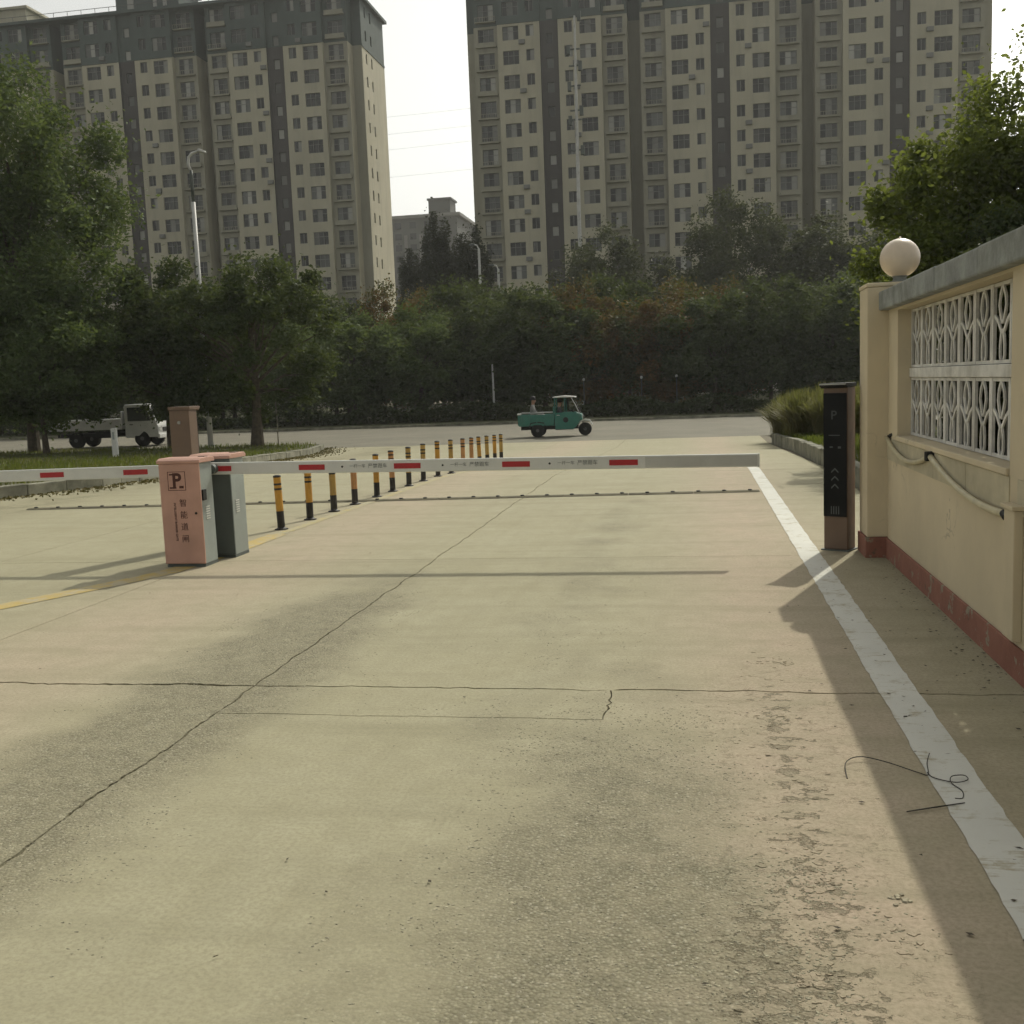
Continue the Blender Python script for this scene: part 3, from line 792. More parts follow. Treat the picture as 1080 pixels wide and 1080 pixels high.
def leaf_mesh(name, pos, size, mat, seed, droop=0.0, aspect=0.55):
    r = np.random.default_rng(seed)
    n = len(pos)
    d = r.normal(size=(n, 3)); d[:, 2] = d[:, 2]*0.6 - droop; d /= np.linalg.norm(d, axis=1)[:, None]
    e = r.normal(size=(n, 3)); s = np.cross(d, e); s /= np.linalg.norm(s, axis=1)[:, None]
    L_ = size * r.uniform(0.6, 1.35, n)[:, None]
    a = pos - d*L_*0.5; b_ = pos + d*L_*0.5
    nrm = np.cross(d, s)
    m1 = pos + s*L_*aspect*0.5 + nrm*L_*0.08; m2 = pos - s*L_*aspect*0.5 + nrm*L_*0.08
    V = np.empty((n*4, 3), np.float32)
    V[0::4] = a; V[1::4] = m1; V[2::4] = b_; V[3::4] = m2
    me = bpy.data.meshes.new(name)
    me.vertices.add(n*4); me.vertices.foreach_set('co', V.ravel())
    me.loops.add(n*4); me.loops.foreach_set('vertex_index', np.arange(n*4, dtype=np.int32))
    me.polygons.add(n); me.polygons.foreach_set('loop_start', np.arange(0, n*4, 4, dtype=np.int32))
    me.polygons.foreach_set('loop_total', np.full(n, 4, np.int32))
    me.update(); me.validate()
    me.materials.append(mat)
    return me

def crown_points(seed, n, rx, ry, z0, z1, clumps, shape='oval', clump_r=0.24, gap=0.0):
    """leaf positions in uneven clumps through the crown volume, and the clump centres"""
    r = np.random.default_rng(seed)
    cs = []
    while len(cs) < clumps:
        p = r.uniform(-1, 1, 3); q = np.linalg.norm(p)
        if q > 1 or q < 0.25*r.random(): continue
        if shape == 'cone':
            h = (p[2]+1)/2; lim = (1-h)**0.8*0.95 + 0.08
            if math.hypot(p[0], p[1]) > lim: continue
        if shape == 'dome' and p[2] < -0.55: continue
        cs.append(p)
    cs = np.array(cs)
    w = r.uniform(0.5, 1.5, clumps); w /= w.sum()
    idx = r.choice(clumps, n, p=w)
    cr = clump_r * r.uniform(0.6, 1.3, clumps)
    off = r.normal(size=(n, 3)); off /= np.maximum(1e-6, np.linalg.norm(off, axis=1))[:, None]
    off *= (r.random(n)**0.45)[:, None] * cr[idx][:, None]
    off[:, 2] *= 0.75
    P_ = cs[idx] + off
    loose = r.random(n) < 0.2                       # stray leaves between the clumps soften their outline
    P_[loose] += r.normal(size=(loose.sum(), 3))*clump_r*0.45
    sc3 = np.array([rx, ry, (z1-z0)/2]); c0 = np.array([0, 0, (z0+z1)/2])
    return P_*sc3 + c0, cs*sc3 + c0

def wood_mesh(seed, h_trunk, rad, centres, mat, lean=0.0, limbs=14):
    r = random.Random(seed); mb = MB()
    k = 7; tp = []
    ax = r.uniform(-1, 1)*lean; ay = r.uniform(-1, 1)*lean
    for i in range(k):
        s = i/(k-1); tp.append((ax*s*s*h_trunk + r.uniform(-1, 1)*rad*0.35*(i > 0), ay*s*s*h_trunk + r.uniform(-1, 1)*rad*0.35*(i > 0), h_trunk*s - 0.05*(i == 0)))
    rr = [rad*(1.35 if i == 0 else 1.0 - 0.72*i/(k-1)) for i in range(k)]
    mb.tube(tp, rr, 9)
    cs = sorted([tuple(c) for c in centres], key=lambda c: c[2])
    pick = r.sample(cs, min(limbs, len(cs)))
    for c in pick:
        zb = min(max(0.35*h_trunk, c[2]*0.55), h_trunk*0.95)
        f = zb/h_trunk*(k-1); i = min(k-2, int(f)); u = f - i
        p0 = Vector(tp[i]).lerp(Vector(tp[i+1]), u); p1 = Vector(c)
        mid = p0.lerp(p1, 0.5) + Vector((r.uniform(-.2, .2), r.uniform(-.2, .2), r.uniform(0.0, 0.35)))
        r0 = rad*(1-0.72*f/(k-1))*0.5
        mb.tube([p0, p0.lerp(mid, 0.5), mid, mid.lerp(p1, 0.6), p1], [r0, r0*0.8, r0*0.55, r0*0.35, r0*0.12], 6)
    return mb.mesh('trunk', mat)

def make_tree(name, label, cat, loc, seed, n, rx, ry, z0, z1, clumps, size, lmat, bark, trad, shape='oval', group=None, lean=0.03, trunk_top=0.75, clump_r=0.26, aspect=0.55, droop=0.1, limbs=14):
    P_, C_ = crown_points(seed, n, rx, ry, z0, z1, clumps, shape, clump_r)
    t = thing(name, label, cat, loc, 0, group)
    link('trunk', wood_mesh(seed, z0 + (z1-z0)*trunk_top, trad, C_, bark, lean, limbs), t)
    link('crown', leaf_mesh('crown', P_, size, lmat, seed+1, droop, aspect), t)
    return t
def copy_tree(src, label, loc, rz, sxy, sz, group=None):
    c = src.copy(); col.objects.link(c); c.location = loc; c.rotation_euler = (0, 0, rz); c.scale = (sxy, sxy, sz)
    c['label'] = label
    if group: c['group'] = group
    for ch in list(src.children):
        d = ch.copy(); col.objects.link(d); d.parent = c
    return c

VERGE = -0.43
isl = lambda y: prof_z(y) + 0.19
# trees on the left island
make_tree('broadleaf_tree', 'tall dark green tree at the left edge, rising above the tower windows', 'tree', (-26.6, 39.2, isl(39)), 11, 90000, 5.0, 4.2, 1.2, 14.9, 150, 0.185, M_L_MID, M_BARK, 0.20, 'oval', 'trees on the left island', clump_r=0.20, limbs=22)
make_tree('broadleaf_tree', 'leafy tree cut by the left picture edge, beside the tall one', 'tree', (-30.6, 40.2, isl(40)), 12, 45000, 4.2, 3.6, 1.2, 11.0, 90, 0.19, M_L_DEEP, M_BARK, 0.16, 'oval', 'trees on the left island', clump_r=0.22, limbs=18)
make_tree('broadleaf_tree', 'low spreading tree with a few browned sprays in front of the truck', 'tree', (-24.6, 37.0, isl(37)), 13, 34000, 3.5, 2.6, 0.95, 6.6, 80, 0.17, M_L_MID, M_BARK, 0.11, 'oval', 'trees on the left island', clump_r=0.24, limbs=16)
make_tree('broadleaf_tree', 'dark rounded tree behind the brown post and the lamp post', 'tree', (-21.0, 40.0, isl(40)), 14, 36000, 3.1, 2.6, 1.0, 7.2, 80, 0.175, M_L_DEEP, M_BARK, 0.13, 'oval', 'trees on the left island', clump_r=0.26, limbs=16)
make_tree('broadleaf_tree', 'round crowned tree with a thick dark trunk at the island tip', 'tree', (-16.7, 38.6, isl(38.6)), 15, 34000, 3.6, 2.9, 1.1, 7.4, 85, 0.16, M_L_DEEP, M_BARK, 0.21, 'oval', 'trees on the left island', clump_r=0.19, limbs=24)
for k, (x_, y_, lab) in enumerate(((-16.9, 39.4, 'thin pale stake right of the thick trunk on the island'),)):
    tag(MB().tube([(0, 0, -0.05), (0.02, 0, 0.9), (0.0, 0, 1.7)], [0.025, 0.022, 0.018], 8).build('tree_stake', M_BARKP, None, (x_+0.8, y_-0.2, isl(y_))), lab, 'stake')

# dense belt across the street
belt_src = []
bl = 'dark green tree in the dense belt across the street'
br = 'tree with reddish brown top in the dense belt across the street'
spec = [(21, M_L_DEEP), (22, M_L_RUS), (23, M_L_MID), (24, M_L_DEEP)]
rb = random.Random(5)
slots = []
for row, (yy, h, n_) in enumerate(((67.0, 7.9, 19), (72.5, 8.6, 16), (79.0, 8.6, 14))):
    for k in range(n_):
        slots.append((-53 + 70.0*k/(n_-1) + rb.uniform(-0.9, 0.9), yy + rb.uniform(-1.3, 1.3), h*rb.uniform(0.88, 1.08)))
for i, (x_, y_, h) in enumerate(slots):
    v = 1 if (-7.0 < x_ < 4.5 and y_ < 75 and i % 3 != 2) or (-21.5 < x_ < -18.5) else rb.choice([0, 0, 2, 3])
    if len(belt_src) < 4 and v >= 0 and not any(s[0] == v for s in belt_src):
        sd_, m_ = spec[v]
        t = make_tree('belt_tree', bl if v != 1 else br, 'tree', (x_, y_, VERGE), sd_, 24000, 3.3, 3.0, 0.9, 8.0, 90, 0.235, m_, M_BARK, 0.15, 'oval', 'trees of the belt across the street' if v != 1 else 'reddish trees of the belt across the street', clump_r=0.25, limbs=10)
        t.scale = (1, 1, h/8.0); belt_src.append((v, t)); continue
    src = [s[1] for s in belt_src if s[0] == v]
    src = src[0] if src else belt_src[0][1]
    copy_tree(src, bl if v != 1 else br, (x_, y_, VERGE), rb.uniform(0, 6.28), rb.uniform(0.88, 1.12), h/8.0)
# clipped hedges under the belt
def hedge(name, label, x0, x1, y0, y1, h, n, seed, z, size=0.22):
    r = np.random.default_rng(seed)
    P_ = np.stack([r.uniform(x0, x1, n), r.uniform(y0, y1, n), h*(r.random(n)**0.6)], 1)
    P_[:, 2] *= 0.85 + 0.25*np.sin(P_[:, 0]*0.9 + 1.3*np.sin(P_[:, 0]*0.31))
    o = link(name, leaf_mesh(name, P_, size, M_HEDGE, seed), None, (0, 0, z))
    return tag(o, label, 'hedge')
hedge('hedge', 'low dark hedge under the trees along the far side of the street', -60, 22, 62.6, 64.2, 1.05, 26000, 31, VERGE)
hedge('hedge', 'taller dark hedge filling the gaps behind the far trees', -62, 26, 83.0, 86.0, 3.6, 30000, 32, VERGE)

hedge('hedge', 'leafy hedge added behind the lattice wall to block the sun', 2.12, 3.2, 1.0, 10.3, 2.75, 64000, 33, 0.0, 0.10)  # added to darken the lattice gaps and stop sun flecks on the driveway

# taller trees before the towers
tall_g = 'tall trees in front of the towers'
ta = make_tree('tall_tree', 'grey green tree before the tower, left of the dark gap', 'tree', (-7.6, 90, -0.4), 41, 30000, 4.1, 3.6, 2.0, 14.4, 95, 0.27, M_L_HAZED, M_BARK, 0.2, 'oval', tall_g, clump_r=0.22)
tb = make_tree('tall_tree', 'tallest grey green tree before the right tower', 'tree', (3.2, 88, -0.4), 42, 36000, 4.9, 4.0, 2.0, 16.0, 110, 0.27, M_L_HAZED, M_BARK, 0.22, 'oval', tall_g, clump_r=0.22)
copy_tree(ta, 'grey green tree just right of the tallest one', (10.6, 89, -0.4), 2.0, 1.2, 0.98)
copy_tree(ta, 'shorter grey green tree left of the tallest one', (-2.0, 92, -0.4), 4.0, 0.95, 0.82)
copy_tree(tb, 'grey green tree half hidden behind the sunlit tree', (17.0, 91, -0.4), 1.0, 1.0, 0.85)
pa = make_tree('poplar_tree', 'tallest narrow dark tree before the far grey building', 'tree', (-23.4, 98, -0.4), 45, 20000, 2.0, 1.9, 2.0, 17.4, 80, 0.27, M_L_DARK, M_BARK, 0.18, 'oval', 'narrow trees before the far building', clump_r=0.22)
copy_tree(pa, 'narrow dark tree at the left of the far grey building', (-26.3, 99, -0.4), 1.0, 0.8, 0.83)
copy_tree(pa, 'narrow dark tree beside the pale street pole', (-19.9, 98, -0.4), 2.5, 0.95, 0.92)
copy_tree(pa, 'narrow dark tree between the two tallest narrow ones', (-21.7, 100, -0.4), 4.1, 0.8, 0.90)
copy_tree(pa, 'shortest narrow dark tree in front of the far grey building', (-24.9, 97, -0.4), 5.1, 0.7, 0.74)

# sunlit trees behind the wall
gr = 'sunlit trees behind the lattice wall'
make_tree('wall_tree', 'sunlit yellow green tree behind the globe lamp', 'tree', (5.25, 22.0, 0.25), 51, 46000, 1.95, 1.8, 0.9, 5.9, 100, 0.115, M_L_LITE, M_BARK, 0.10, 'oval', gr, clump_r=0.25, limbs=18)
make_tree('wall_tree', 'taller green tree at the right edge above the coping', 'tree', (7.2, 22.6, 0.25), 52, 55000, 2.4, 2.1, 0.9, 7.9, 110, 0.115, M_L_LITE, M_BARK, 0.12, 'oval', gr, clump_r=0.24, limbs=20)
make_tree('wall_tree', 'lower darker tree filling the gap behind the wall coping', 'tree', (6.4, 19.6, 0.25), 53, 42000, 2.0, 1.7, 0.4, 4.4, 90, 0.11, M_L_DEEP, M_BARK, 0.10, 'oval', gr, clump_r=0.26, limbs=18)

# grass
M_GRASS = leaf_mat('grass_blade', (0.060, 0.088, 0.014), (0.125, 0.150, 0.026), 0.4, russet=(0.17, 0.14, 0.06), russet_pos=(0.48, 0.62))
M_STRAW = leaf_mat('feather_grass', (0.10, 0.095, 0.035), (0.24, 0.21, 0.10), 0.4)
def blades_mesh(name, base, height, width, lean, mat, seed):
    r = np.random.default_rng(seed); n = len(base)
    a = r.uniform(0, 2*np.pi, n); h = height*r.uniform(0.5, 1.3, n)
    dx, dy = np.cos(a), np.sin(a)
    sx, sy = -dy*width/2, dx*width/2
    l = lean*h*r.uniform(0.2, 1.2, n)
    V = np.empty((n*5, 3), np.float32)
    V[0::5] = base + np.stack([sx, sy, 0*h], 1); V[1::5] = base - np.stack([sx, sy, 0*h], 1)
    mid = base + np.stack([dx*l*0.35, dy*l*0.35, h*0.6], 1)
    V[2::5] = mid - np.stack([sx, sy, 0*h], 1)*0.8; V[3::5] = mid + np.stack([sx, sy, 0*h], 1)*0.8
    V[4::5] = base + np.stack([dx*l, dy*l, h], 1)
    F = []
    i = np.arange(n)*5
    loops = np.empty((n, 7), np.int32)
    loops[:, 0] = i; loops[:, 1] = i+1; loops[:, 2] = i+2; loops[:, 3] = i+3
    loops[:, 4] = i+3; loops[:, 5] = i+2; loops[:, 6] = i+4
    st = np.empty((n, 2), np.int32); st[:, 0] = np.arange(n)*7; st[:, 1] = np.arange(n)*7+4
    tot = np.tile(np.array([4, 3], np.int32), n)
    me = bpy.data.meshes.new(name)
    me.vertices.add(n*5); me.vertices.foreach_set('co', V.ravel())
    me.loops.add(n*7); me.loops.foreach_set('vertex_index', loops.ravel())
    me.polygons.add(n*2); me.polygons.foreach_set('loop_start', st.ravel()); me.polygons.foreach_set('loop_total', tot)
    me.update(); me.validate(); me.materials.append(mat)
    return me
def in_poly(x, y, poly):
    c = np.zeros(len(x), bool); n = len(poly)
    for i in range(n):
        (x1, y1), (x2, y2) = poly[i], poly[(i+1) % n]
        k = ((y1 > y) != (y2 > y)) & (x < (x2-x1)*(y-y1)/((y2-y1) + 1e-9) + x1)
        c ^= k
    return c
def lawn(name, label, poly, bx, n, hz, h, w, mat, seed):
    r = np.random.default_rng(seed)
    x = r.uniform(bx[0], bx[1], n); y = r.uniform(bx[2], bx[3], n)
    k = in_poly(x, y, poly); x, y = x[k], y[k]
    z = -0.5*np.clip((y-19.5)/15.5, 0, 1) + hz - 0.04
    o = link(name, blades_mesh(name, np.stack([x, y, z], 1), h, w, 0.6, mat, seed))
    return tag(o, label, 'grass', kind='stuff')
shr = lambda poly, d: [(p[0]*1.0 + (d if p[0] > 4 or p[0] < -20 else d), p[1]) for p in poly]
lawn('island_grass', 'rough grass and weeds on the left island', [(p[0]-0.22, p[1]) for p in left_outline], (-40, -11.5, 13, 41), 60000, 0.22, 0.15, 0.022, M_GRASS, 61)
lawn('bed_grass', 'bright short grass in the raised bed behind the pillar', [(p[0]+0.2, p[1]-0.2) for p in right_outline], (2.4, 9, 12, 36), 26000, 0.31, 0.13, 0.018, M_GRASS, 62)
# feathery ornamental grass clumps at the end of the raised bed
def clump_mesh(seed, n=1700):
    r = np.random.default_rng(seed); V = []; F = []
    for k in range(n):
        a = r.uniform(0, 6.283); h = r.uniform(0.75, 1.25); out = r.uniform(0.1, 1.05)
        b0 = np.array([r.normal(0, 0.13), r.normal(0, 0.13), 0])
        d = np.array([math.cos(a), math.sin(a), 0]); s = np.array([-d[1], d[0], 0])*0.0042
        i = len(V)
        for u in (0, 0.4, 0.75, 1.0):
            p = b0 + d*out*u**1.6*0.75 + np.array([0, 0, h*(u - 0.22*out*u*u*1.6)])
            ww = s*(1.3 - 1.0*u) if k % 3 else s*(0.8 + 4.0*(u > 0.7)*(u < 0.99))
            V += [p-ww, p+ww]
        for q in range(3): F.append((i+2*q, i+2*q+1, i+2*q+3, i+2*q+2))
    me = bpy.data.meshes.new('grass_clump'); me.from_pydata([tuple(v) for v in V], [], F); me.materials.append(M_STRAW); return me
cms = [clump_mesh(71), clump_mesh(72)]
for k, (x_, y_, s_) in enumerate(((2.75, 34.6, 1.15), (3.1, 32.9, 1.25), (3.0, 31.2, 1.2), (3.9, 33.6, 1.4), (3.6, 30.2, 1.2), (4.5, 31.8, 1.35), (2.9, 35.6, 0.9), (4.4, 29.4, 1.15))):
    o = link('feather_grass_clump', cms[k % 2], None, (x_, y_, prof_z(y_)+0.25), (0, 0, k*1.3)); o.scale = (s_, s_, s_)
    tag(o, 'tall straw green feathery grass clump at the far end of the raised bed', 'grass', 'feathery grass clumps in the raised bed')

# ------------------------------------------------------------------ apartment towers
FH = 2.9
def facade_mat(name, c, var=0.10):
    m, t, b = new_mat(name)
    p = world_pos(t)
    n1 = noise(t, p, 0.12, 5, 0.6)
    mp = N(t, 'ShaderNodeMapping', ins={'Scale': (0.9, 0.9, 0.12)}); L(t, p, mp.inputs[0])
    st = noise(t, mp.outputs[0], 1.0, 5, 0.65)
    cc = ramp(t, n1, [(0.3, tuple(x*(1-var) for x in c)), (0.7, tuple(x*(1+var) for x in c))])
    cc = mixc(t, ramp(t, st, [(0.48, 0.0), (0.72, 0.5)]), cc, tuple(x*0.66 for x in c))
    L(t, cc, b.inputs['Base Color']); b.inputs['Roughness'].default_value = 0.85
    b.inputs['Specular IOR Level'].default_value = 0.2
    return m
M_FC = facade_mat('facade_cream', (0.465, 0.435, 0.33))
M_FT = facade_mat('facade_green_grey', (0.090, 0.112, 0.105))
M_FS = facade_mat('facade_charcoal', (0.088, 0.082, 0.080))
M_FB = facade_mat('facade_taupe', (0.33, 0.315, 0.245))
M_FRAME = simple('aluminium_frame', (0.20, 0.20, 0.185), 0.5, var=0.08, scale=1)
M_FRAMEL = simple('pale_frame', (0.42, 0.42, 0.40), 0.5, var=0.08, scale=1)
M_RAIL = simple('balcony_rail', (0.10, 0.10, 0.09), 0.6, var=0.1, scale=1)
def glass_mat(name, c, rough):
    m, t, b = new_mat(name)
    oi = t.nodes.new('ShaderNodeObjectInfo')
    cc = ramp(t, oi.outputs['Random'], [(0.0, tuple(x*0.35 for x in c)), (1.0, tuple(x*1.9 for x in c))])
    L(t, cc, b.inputs['Base Color']); b.inputs['Roughness'].default_value = rough
    b.inputs['Specular IOR Level'].default_value = 0.32
    return m
M_GD = glass_mat('dark_glass', (0.016, 0.017, 0.016), 0.15)
M_GL = glass_mat('curtained_glass', (0.23, 0.228, 0.205), 0.3)
M_GM = glass_mat('dim_glass', (0.075, 0.078, 0.072), 0.15)

def win_mesh(w, h, cols, frame=0.05, rail=0.0):
    mb = MB(); d = 0.05
    mb.box(0, frame, -d, 0, 0, h).box(w-frame, w, -d, 0, 0, h).box(frame, w-frame, -d, 0, 0, frame).box(frame, w-frame, -d, 0, h-frame, h)
    for k in range(1, cols):
        x_ = w*k/cols; mb.box(x_-0.035, x_+0.035, -d, 0, frame, h-frame)
    if rail: mb.box(frame, w-frame, -d*0.9, 0, h*rail, h*rail+0.05)
    return mb.mesh('window', M_FRAME)
def pane_mesh(w, h, pattern):
    mb = MB(); n = len(pattern)
    for k, c in enumerate(pattern):
        mb.poly([(w*k/n, 0.004, 0), (w*(k+1)/n, 0.004, 0), (w*(k+1)/n, 0.004, h), (w*k/n, 0.004, h)], c)
    return mb.mesh('pane', [M_GD, M_GL, M_GM])
WT = {'wide': (2.0, 1.65, 3), 'small': (1.0, 1.35, 2), 'strip': (0.8, 1.2, 1), 'bal': (2.0, 1.9, 3), 'slit': (0.6, 1.3, 1)}
WMESH = {}; PMESH = {}
for k_, (w_, h_, n_) in WT.items():
    WMESH[k_] = win_mesh(w_, h_, n_, rail=0.62 if k_ in ('wide', 'bal') else 0)
PMESH['wide'] = [pane_mesh(2.0, 1.65, p) for p in ((0, 1, 0), (0, 1, 0), (0, 2, 0), (0, 1, 2), (0, 0, 1), (2, 1, 0), (1, 2, 0), (0, 2, 2), (0, 0, 0))]
PMESH['small'] = [pane_mesh(1.0, 1.35, p) for p in ((0, 2), (0, 0), (2, 0), (0, 1))]
PMESH['strip'] = [pane_mesh(0.8, 1.2, p) for p in ((1,), (1,), (1,), (2,))]
PMESH['bal'] = [pane_mesh(2.0, 1.9, p) for p in ((0, 1, 2), (2, 0, 1), (0, 2, 2), (1, 0, 2))]
PMESH['slit'] = [pane_mesh(0.6, 1.3, p) for p in ((0,), (0,), (2,))]

def build_tower(label, x_left, y0, modules, visible, flip_last=None, side=None, nfl=18, depth=13.0):
    root = thing('apartment_tower', label, 'building', (x_left, y0, -0.45))
    r = random.Random(int(abs(x_left)*10))
    H = nfl*FH; ZT = 16*FH
    MW, RW = 19.05, 1.55
    seg = [(0, 3.1, 0.7, 'bal'), (3.1, 8.4, 0.0, 'bayL'), (8.4, 10.65, 0.45, 'strip'), (10.65, 15.95, 0.0, 'bayR'), (15.95, 19.05, 0.7, 'bal')]
    wall_ = MB(); wins = []; ledges = []
    def front(x0, x1, y, op_of, mat_of):
        """front skin with reveals round the openings given per floor"""
        for f in range(nfl):
            z0, z1 = f*FH, (f+1)*FH
            ops = op_of(f); mt = mat_of(f)
            xs = x0
            for (a, c, s, e, kind) in sorted(ops):
                wall_.poly([(xs, y, z0), (a, y, z0), (a, y, z1), (xs, y, z1)], mt)
                wall_.poly([(a, y, z0), (c, y, z0), (c, y, z0+s), (a, y, z0+s)], mt)
                wall_.poly([(a, y, z0+e), (c, y, z0+e), (c, y, z1), (a, y, z1)], mt)
                g = y + 0.2
                for q in ([(a, y, z0+s), (c, y, z0+s), (c, g, z0+s), (a, g, z0+s)], [(a, y, z0+e), (c, y, z0+e), (c, g, z0+e), (a, g, z0+e)],
                          [(a, y, z0+s), (a, g, z0+s), (a, g, z0+e), (a, y, z0+e)], [(c, y, z0+s), (c, g, z0+s), (c, g, z0+e), (c, y, z0+e)]):
                    wall_.poly(q, mt)
                wins.append((kind, a, g, z0+s, f)); xs = c
            wall_.poly([(xs, y, z0), (x1, y, z0), (x1, y, z1), (xs, y, z1)], mt)
    def side_face(x_, ya, yb, mt_low, mt_top):
        wall_.poly([(x_, ya, 0), (x_, yb, 0), (x_, yb, ZT), (x_, ya, ZT)], mt_low)
        wall_.poly([(x_, ya, ZT), (x_, yb, ZT), (x_, yb, H), (x_, ya, H)], mt_top)
    for mi in range(modules):
        X0 = mi*(MW+RW)
        prev = 3.6
        for (a, c, yb, kind) in seg:
            side_face(X0+a, min(prev, yb), max(prev, yb), 0 if kind != 'strip' else 2, 1); prev = yb
            if kind == 'bal': opf = lambda f, a=a, X0=X0: [(X0+a+0.55, X0+a+2.55, 0.72, 2.62, 'bal')]; mt = lambda f: 1 if f >= 16 else 3
            elif kind == 'bayL': opf = lambda f, a=a, X0=X0: [(X0+a+0.65, X0+a+2.65, 0.85, 2.5, 'wide'), (X0+a+3.55, X0+a+4.55, 1.15, 2.5, 'small')]; mt = lambda f: 1 if f >= 16 else 0
            elif kind == 'bayR': opf = lambda f, a=a, X0=X0: [(X0+a+0.75, X0+a+1.75, 1.15, 2.5, 'small'), (X0+a+2.65, X0+a+4.65, 0.85, 2.5, 'wide')]; mt = lambda f: 1 if f >= 16 else 0
            else: opf = lambda f, a=a, X0=X0: [(X0+a+0.75, X0+a+1.55, 0.15, 1.35, 'strip')]; mt = lambda f: 1 if f >= 16 else 2
            front(X0+a, X0+c, yb, opf, mt)
            if kind == 'bal':
                for f in range(nfl): ledges.append((X0+a, f))
        side_face(X0+MW, 0.7, 3.6, 0, 1)
        if mi < modules-1:
            wall_.poly([(X0+MW, 3.6, 0), (X0+MW+RW, 3.6, 0), (X0+MW+RW, 3.6, ZT), (X0+MW, 3.6, ZT)], 3)
            wall_.poly([(X0+MW, 3.6, ZT), (X0+MW+RW, 3.6, ZT), (X0+MW+RW, 3.6, H), (X0+MW, 3.6, H)], 1)
    W_ = modules*MW + (modules-1)*RW
    # end block, stepped out to the right, and the plain rear
    ex = W_ + 1.25
    for (za, zb, mt) in ((0, ZT, 0), (ZT, H, 1)):
        wall_.poly([(W_, 2.8, za), (ex, 2.8, za), (ex, 2.8, zb), (W_, 2.8, zb)], mt if mt else 3)
        wall_.poly([(-1.25, 2.8, za), (0, 2.8, za), (0, 2.8, zb), (-1.25, 2.8, zb)], mt if mt else 3)
        wall_.poly([(-1.25, 2.8, za), (-1.25, depth, za), (-1.25, depth, zb), (-1.25, 2.8, zb)], mt)
        wall_.poly([(-1.25, depth, za), (ex, depth, za), (ex, depth, zb), (-1.25, depth, zb)], mt)
    # right side face with two columns of slit windows
    sw = ((2.8+1.6, 2.8+2.2), (2.8+3.9, 2.8+4.5))
    for f in range(nfl):
        z0 = f*FH; mt = 1 if f >= 16 else 0; ys = 2.8
        for (a, c) in sw:
            wall_.poly([(ex, ys, z0), (ex, a, z0), (ex, a, z0+FH), (ex, ys, z0+FH)], mt)
            wall_.poly([(ex, a, z0), (ex, c, z0), (ex, c, z0+1.0), (ex, a, z0+1.0)], mt)
            wall_.poly([(ex, a, z0+2.3), (ex, c, z0+2.3), (ex, c, z0+FH), (ex, a, z0+FH)], mt)
            g = ex-0.18
            for q in ([(ex, a, z0+1.0), (ex, c, z0+1.0), (g, c, z0+1.0), (g, a, z0+1.0)], [(ex, a, z0+2.3), (ex, c, z0+2.3), (g, c, z0+2.3), (g, a, z0+2.3)],
                      [(ex, a, z0+1.0), (g, a, z0+1.0), (g, a, z0+2.3), (ex, a, z0+2.3)], [(ex, c, z0+1.0), (g, c, z0+1.0), (g, c, z0+2.3), (ex, c, z0+2.3)]): wall_.poly(q, mt)
            if side: wins.append(('slit', g, a, z0+1.0, f))
            ys = c
        wall_.poly([(ex, ys, z0), (ex, depth, z0), (ex, depth, z0+FH), (ex, ys, z0+FH)], mt)
    wall_.build('wall', [M_FC, M_FT, M_FS, M_FB], root)
    # roof slab, fascia band at the colour change, parapet rail
    rf = MB().box(-1.75, ex+0.5, -0.55, depth+0.5, H, H+0.35).build('roof', M_FT, root)
    bnd = MB()
    for mi in range(modules):
        X0 = mi*(MW+RW)
        bnd.box(X0+3.0, X0+8.45, -0.10, -0.002, ZT-0.12, ZT+0.14).box(X0+10.6, X0+16.05, -0.10, -0.002, ZT-0.12, ZT+0.14)
    bnd.build('band', M_FT, root)
    MB().box(ex+0.002, ex+0.08, 2.75, depth, ZT-0.12, ZT+0.14).build('band', M_FT, root)
    rl = MB()
    for k in range(int(W_/2.0)):
        rl.box(k*2.0, k*2.0+0.05, 0.3, 0.35, H+0.35, H+1.2)
    rl.box(0, W_, 0.3, 0.35, H+1.2, H+1.26); rl.build('roof_rail', M_RAIL, rf)
    # windows: the ones in view as parts, hidden low ones joined
    low = MB(); cnt = 0
    for (kind, a, b_, z, f) in wins:
        w_, h_, n_ = WT[kind]
        if visible(kind, a, f) and cnt < 300:
            if kind == 'slit':
                o = link('window', WMESH[kind], root, (a, b_, z), (0, 0, R(90)))
            else:
                o = link('window', WMESH[kind], root, (a, b_, z))
            link('pane', r.choice(PMESH[kind]), o); cnt += 1
        elif kind == 'slit': low.poly([(a, b_, z), (a, b_+w_, z), (a, b_+w_, z+h_), (a, b_, z+h_)])
        else: low.poly([(a, b_, z), (a+w_, b_, z), (a+w_, b_, z+h_), (a, b_, z+h_)])
    if low.f: low.build('lower_windows', M_GD, root)['kind'] = 'stuff'
    # balcony ledges with a low railing
    bm_ = MB().box(0.25, 2.85, -0.45, 0.0, 0.40, 0.52).box(0.25, 2.85, -0.45, -0.41, 1.02, 1.07)
    for k in range(9): bm_.box(0.27+0.31*k, 0.31+0.31*k, -0.44, -0.42, 0.52, 1.02)
    bme = bm_.mesh('balcony', M_FB)
    bm2 = MB().box(0.25, 2.85, -0.40, 0.0, 0.35, 0.50).box(0.3, 2.8, -0.36, -0.30, 0.50, 0.95).mesh('balcony', M_FB)
    lo2 = MB()
    for (x_, f) in ledges:
        if visible('bal', x_, f): link('balcony', bme if r.random() < 0.6 else bm2, root, (x_, 0.7, f*FH))
        else: lo2.box(x_+0.25, x_+2.85, 0.3, 0.7, f*FH+0.4, f*FH+0.52)
    if lo2.f: lo2.build('lower_ledges', M_FB, root)['kind'] = 'stuff'
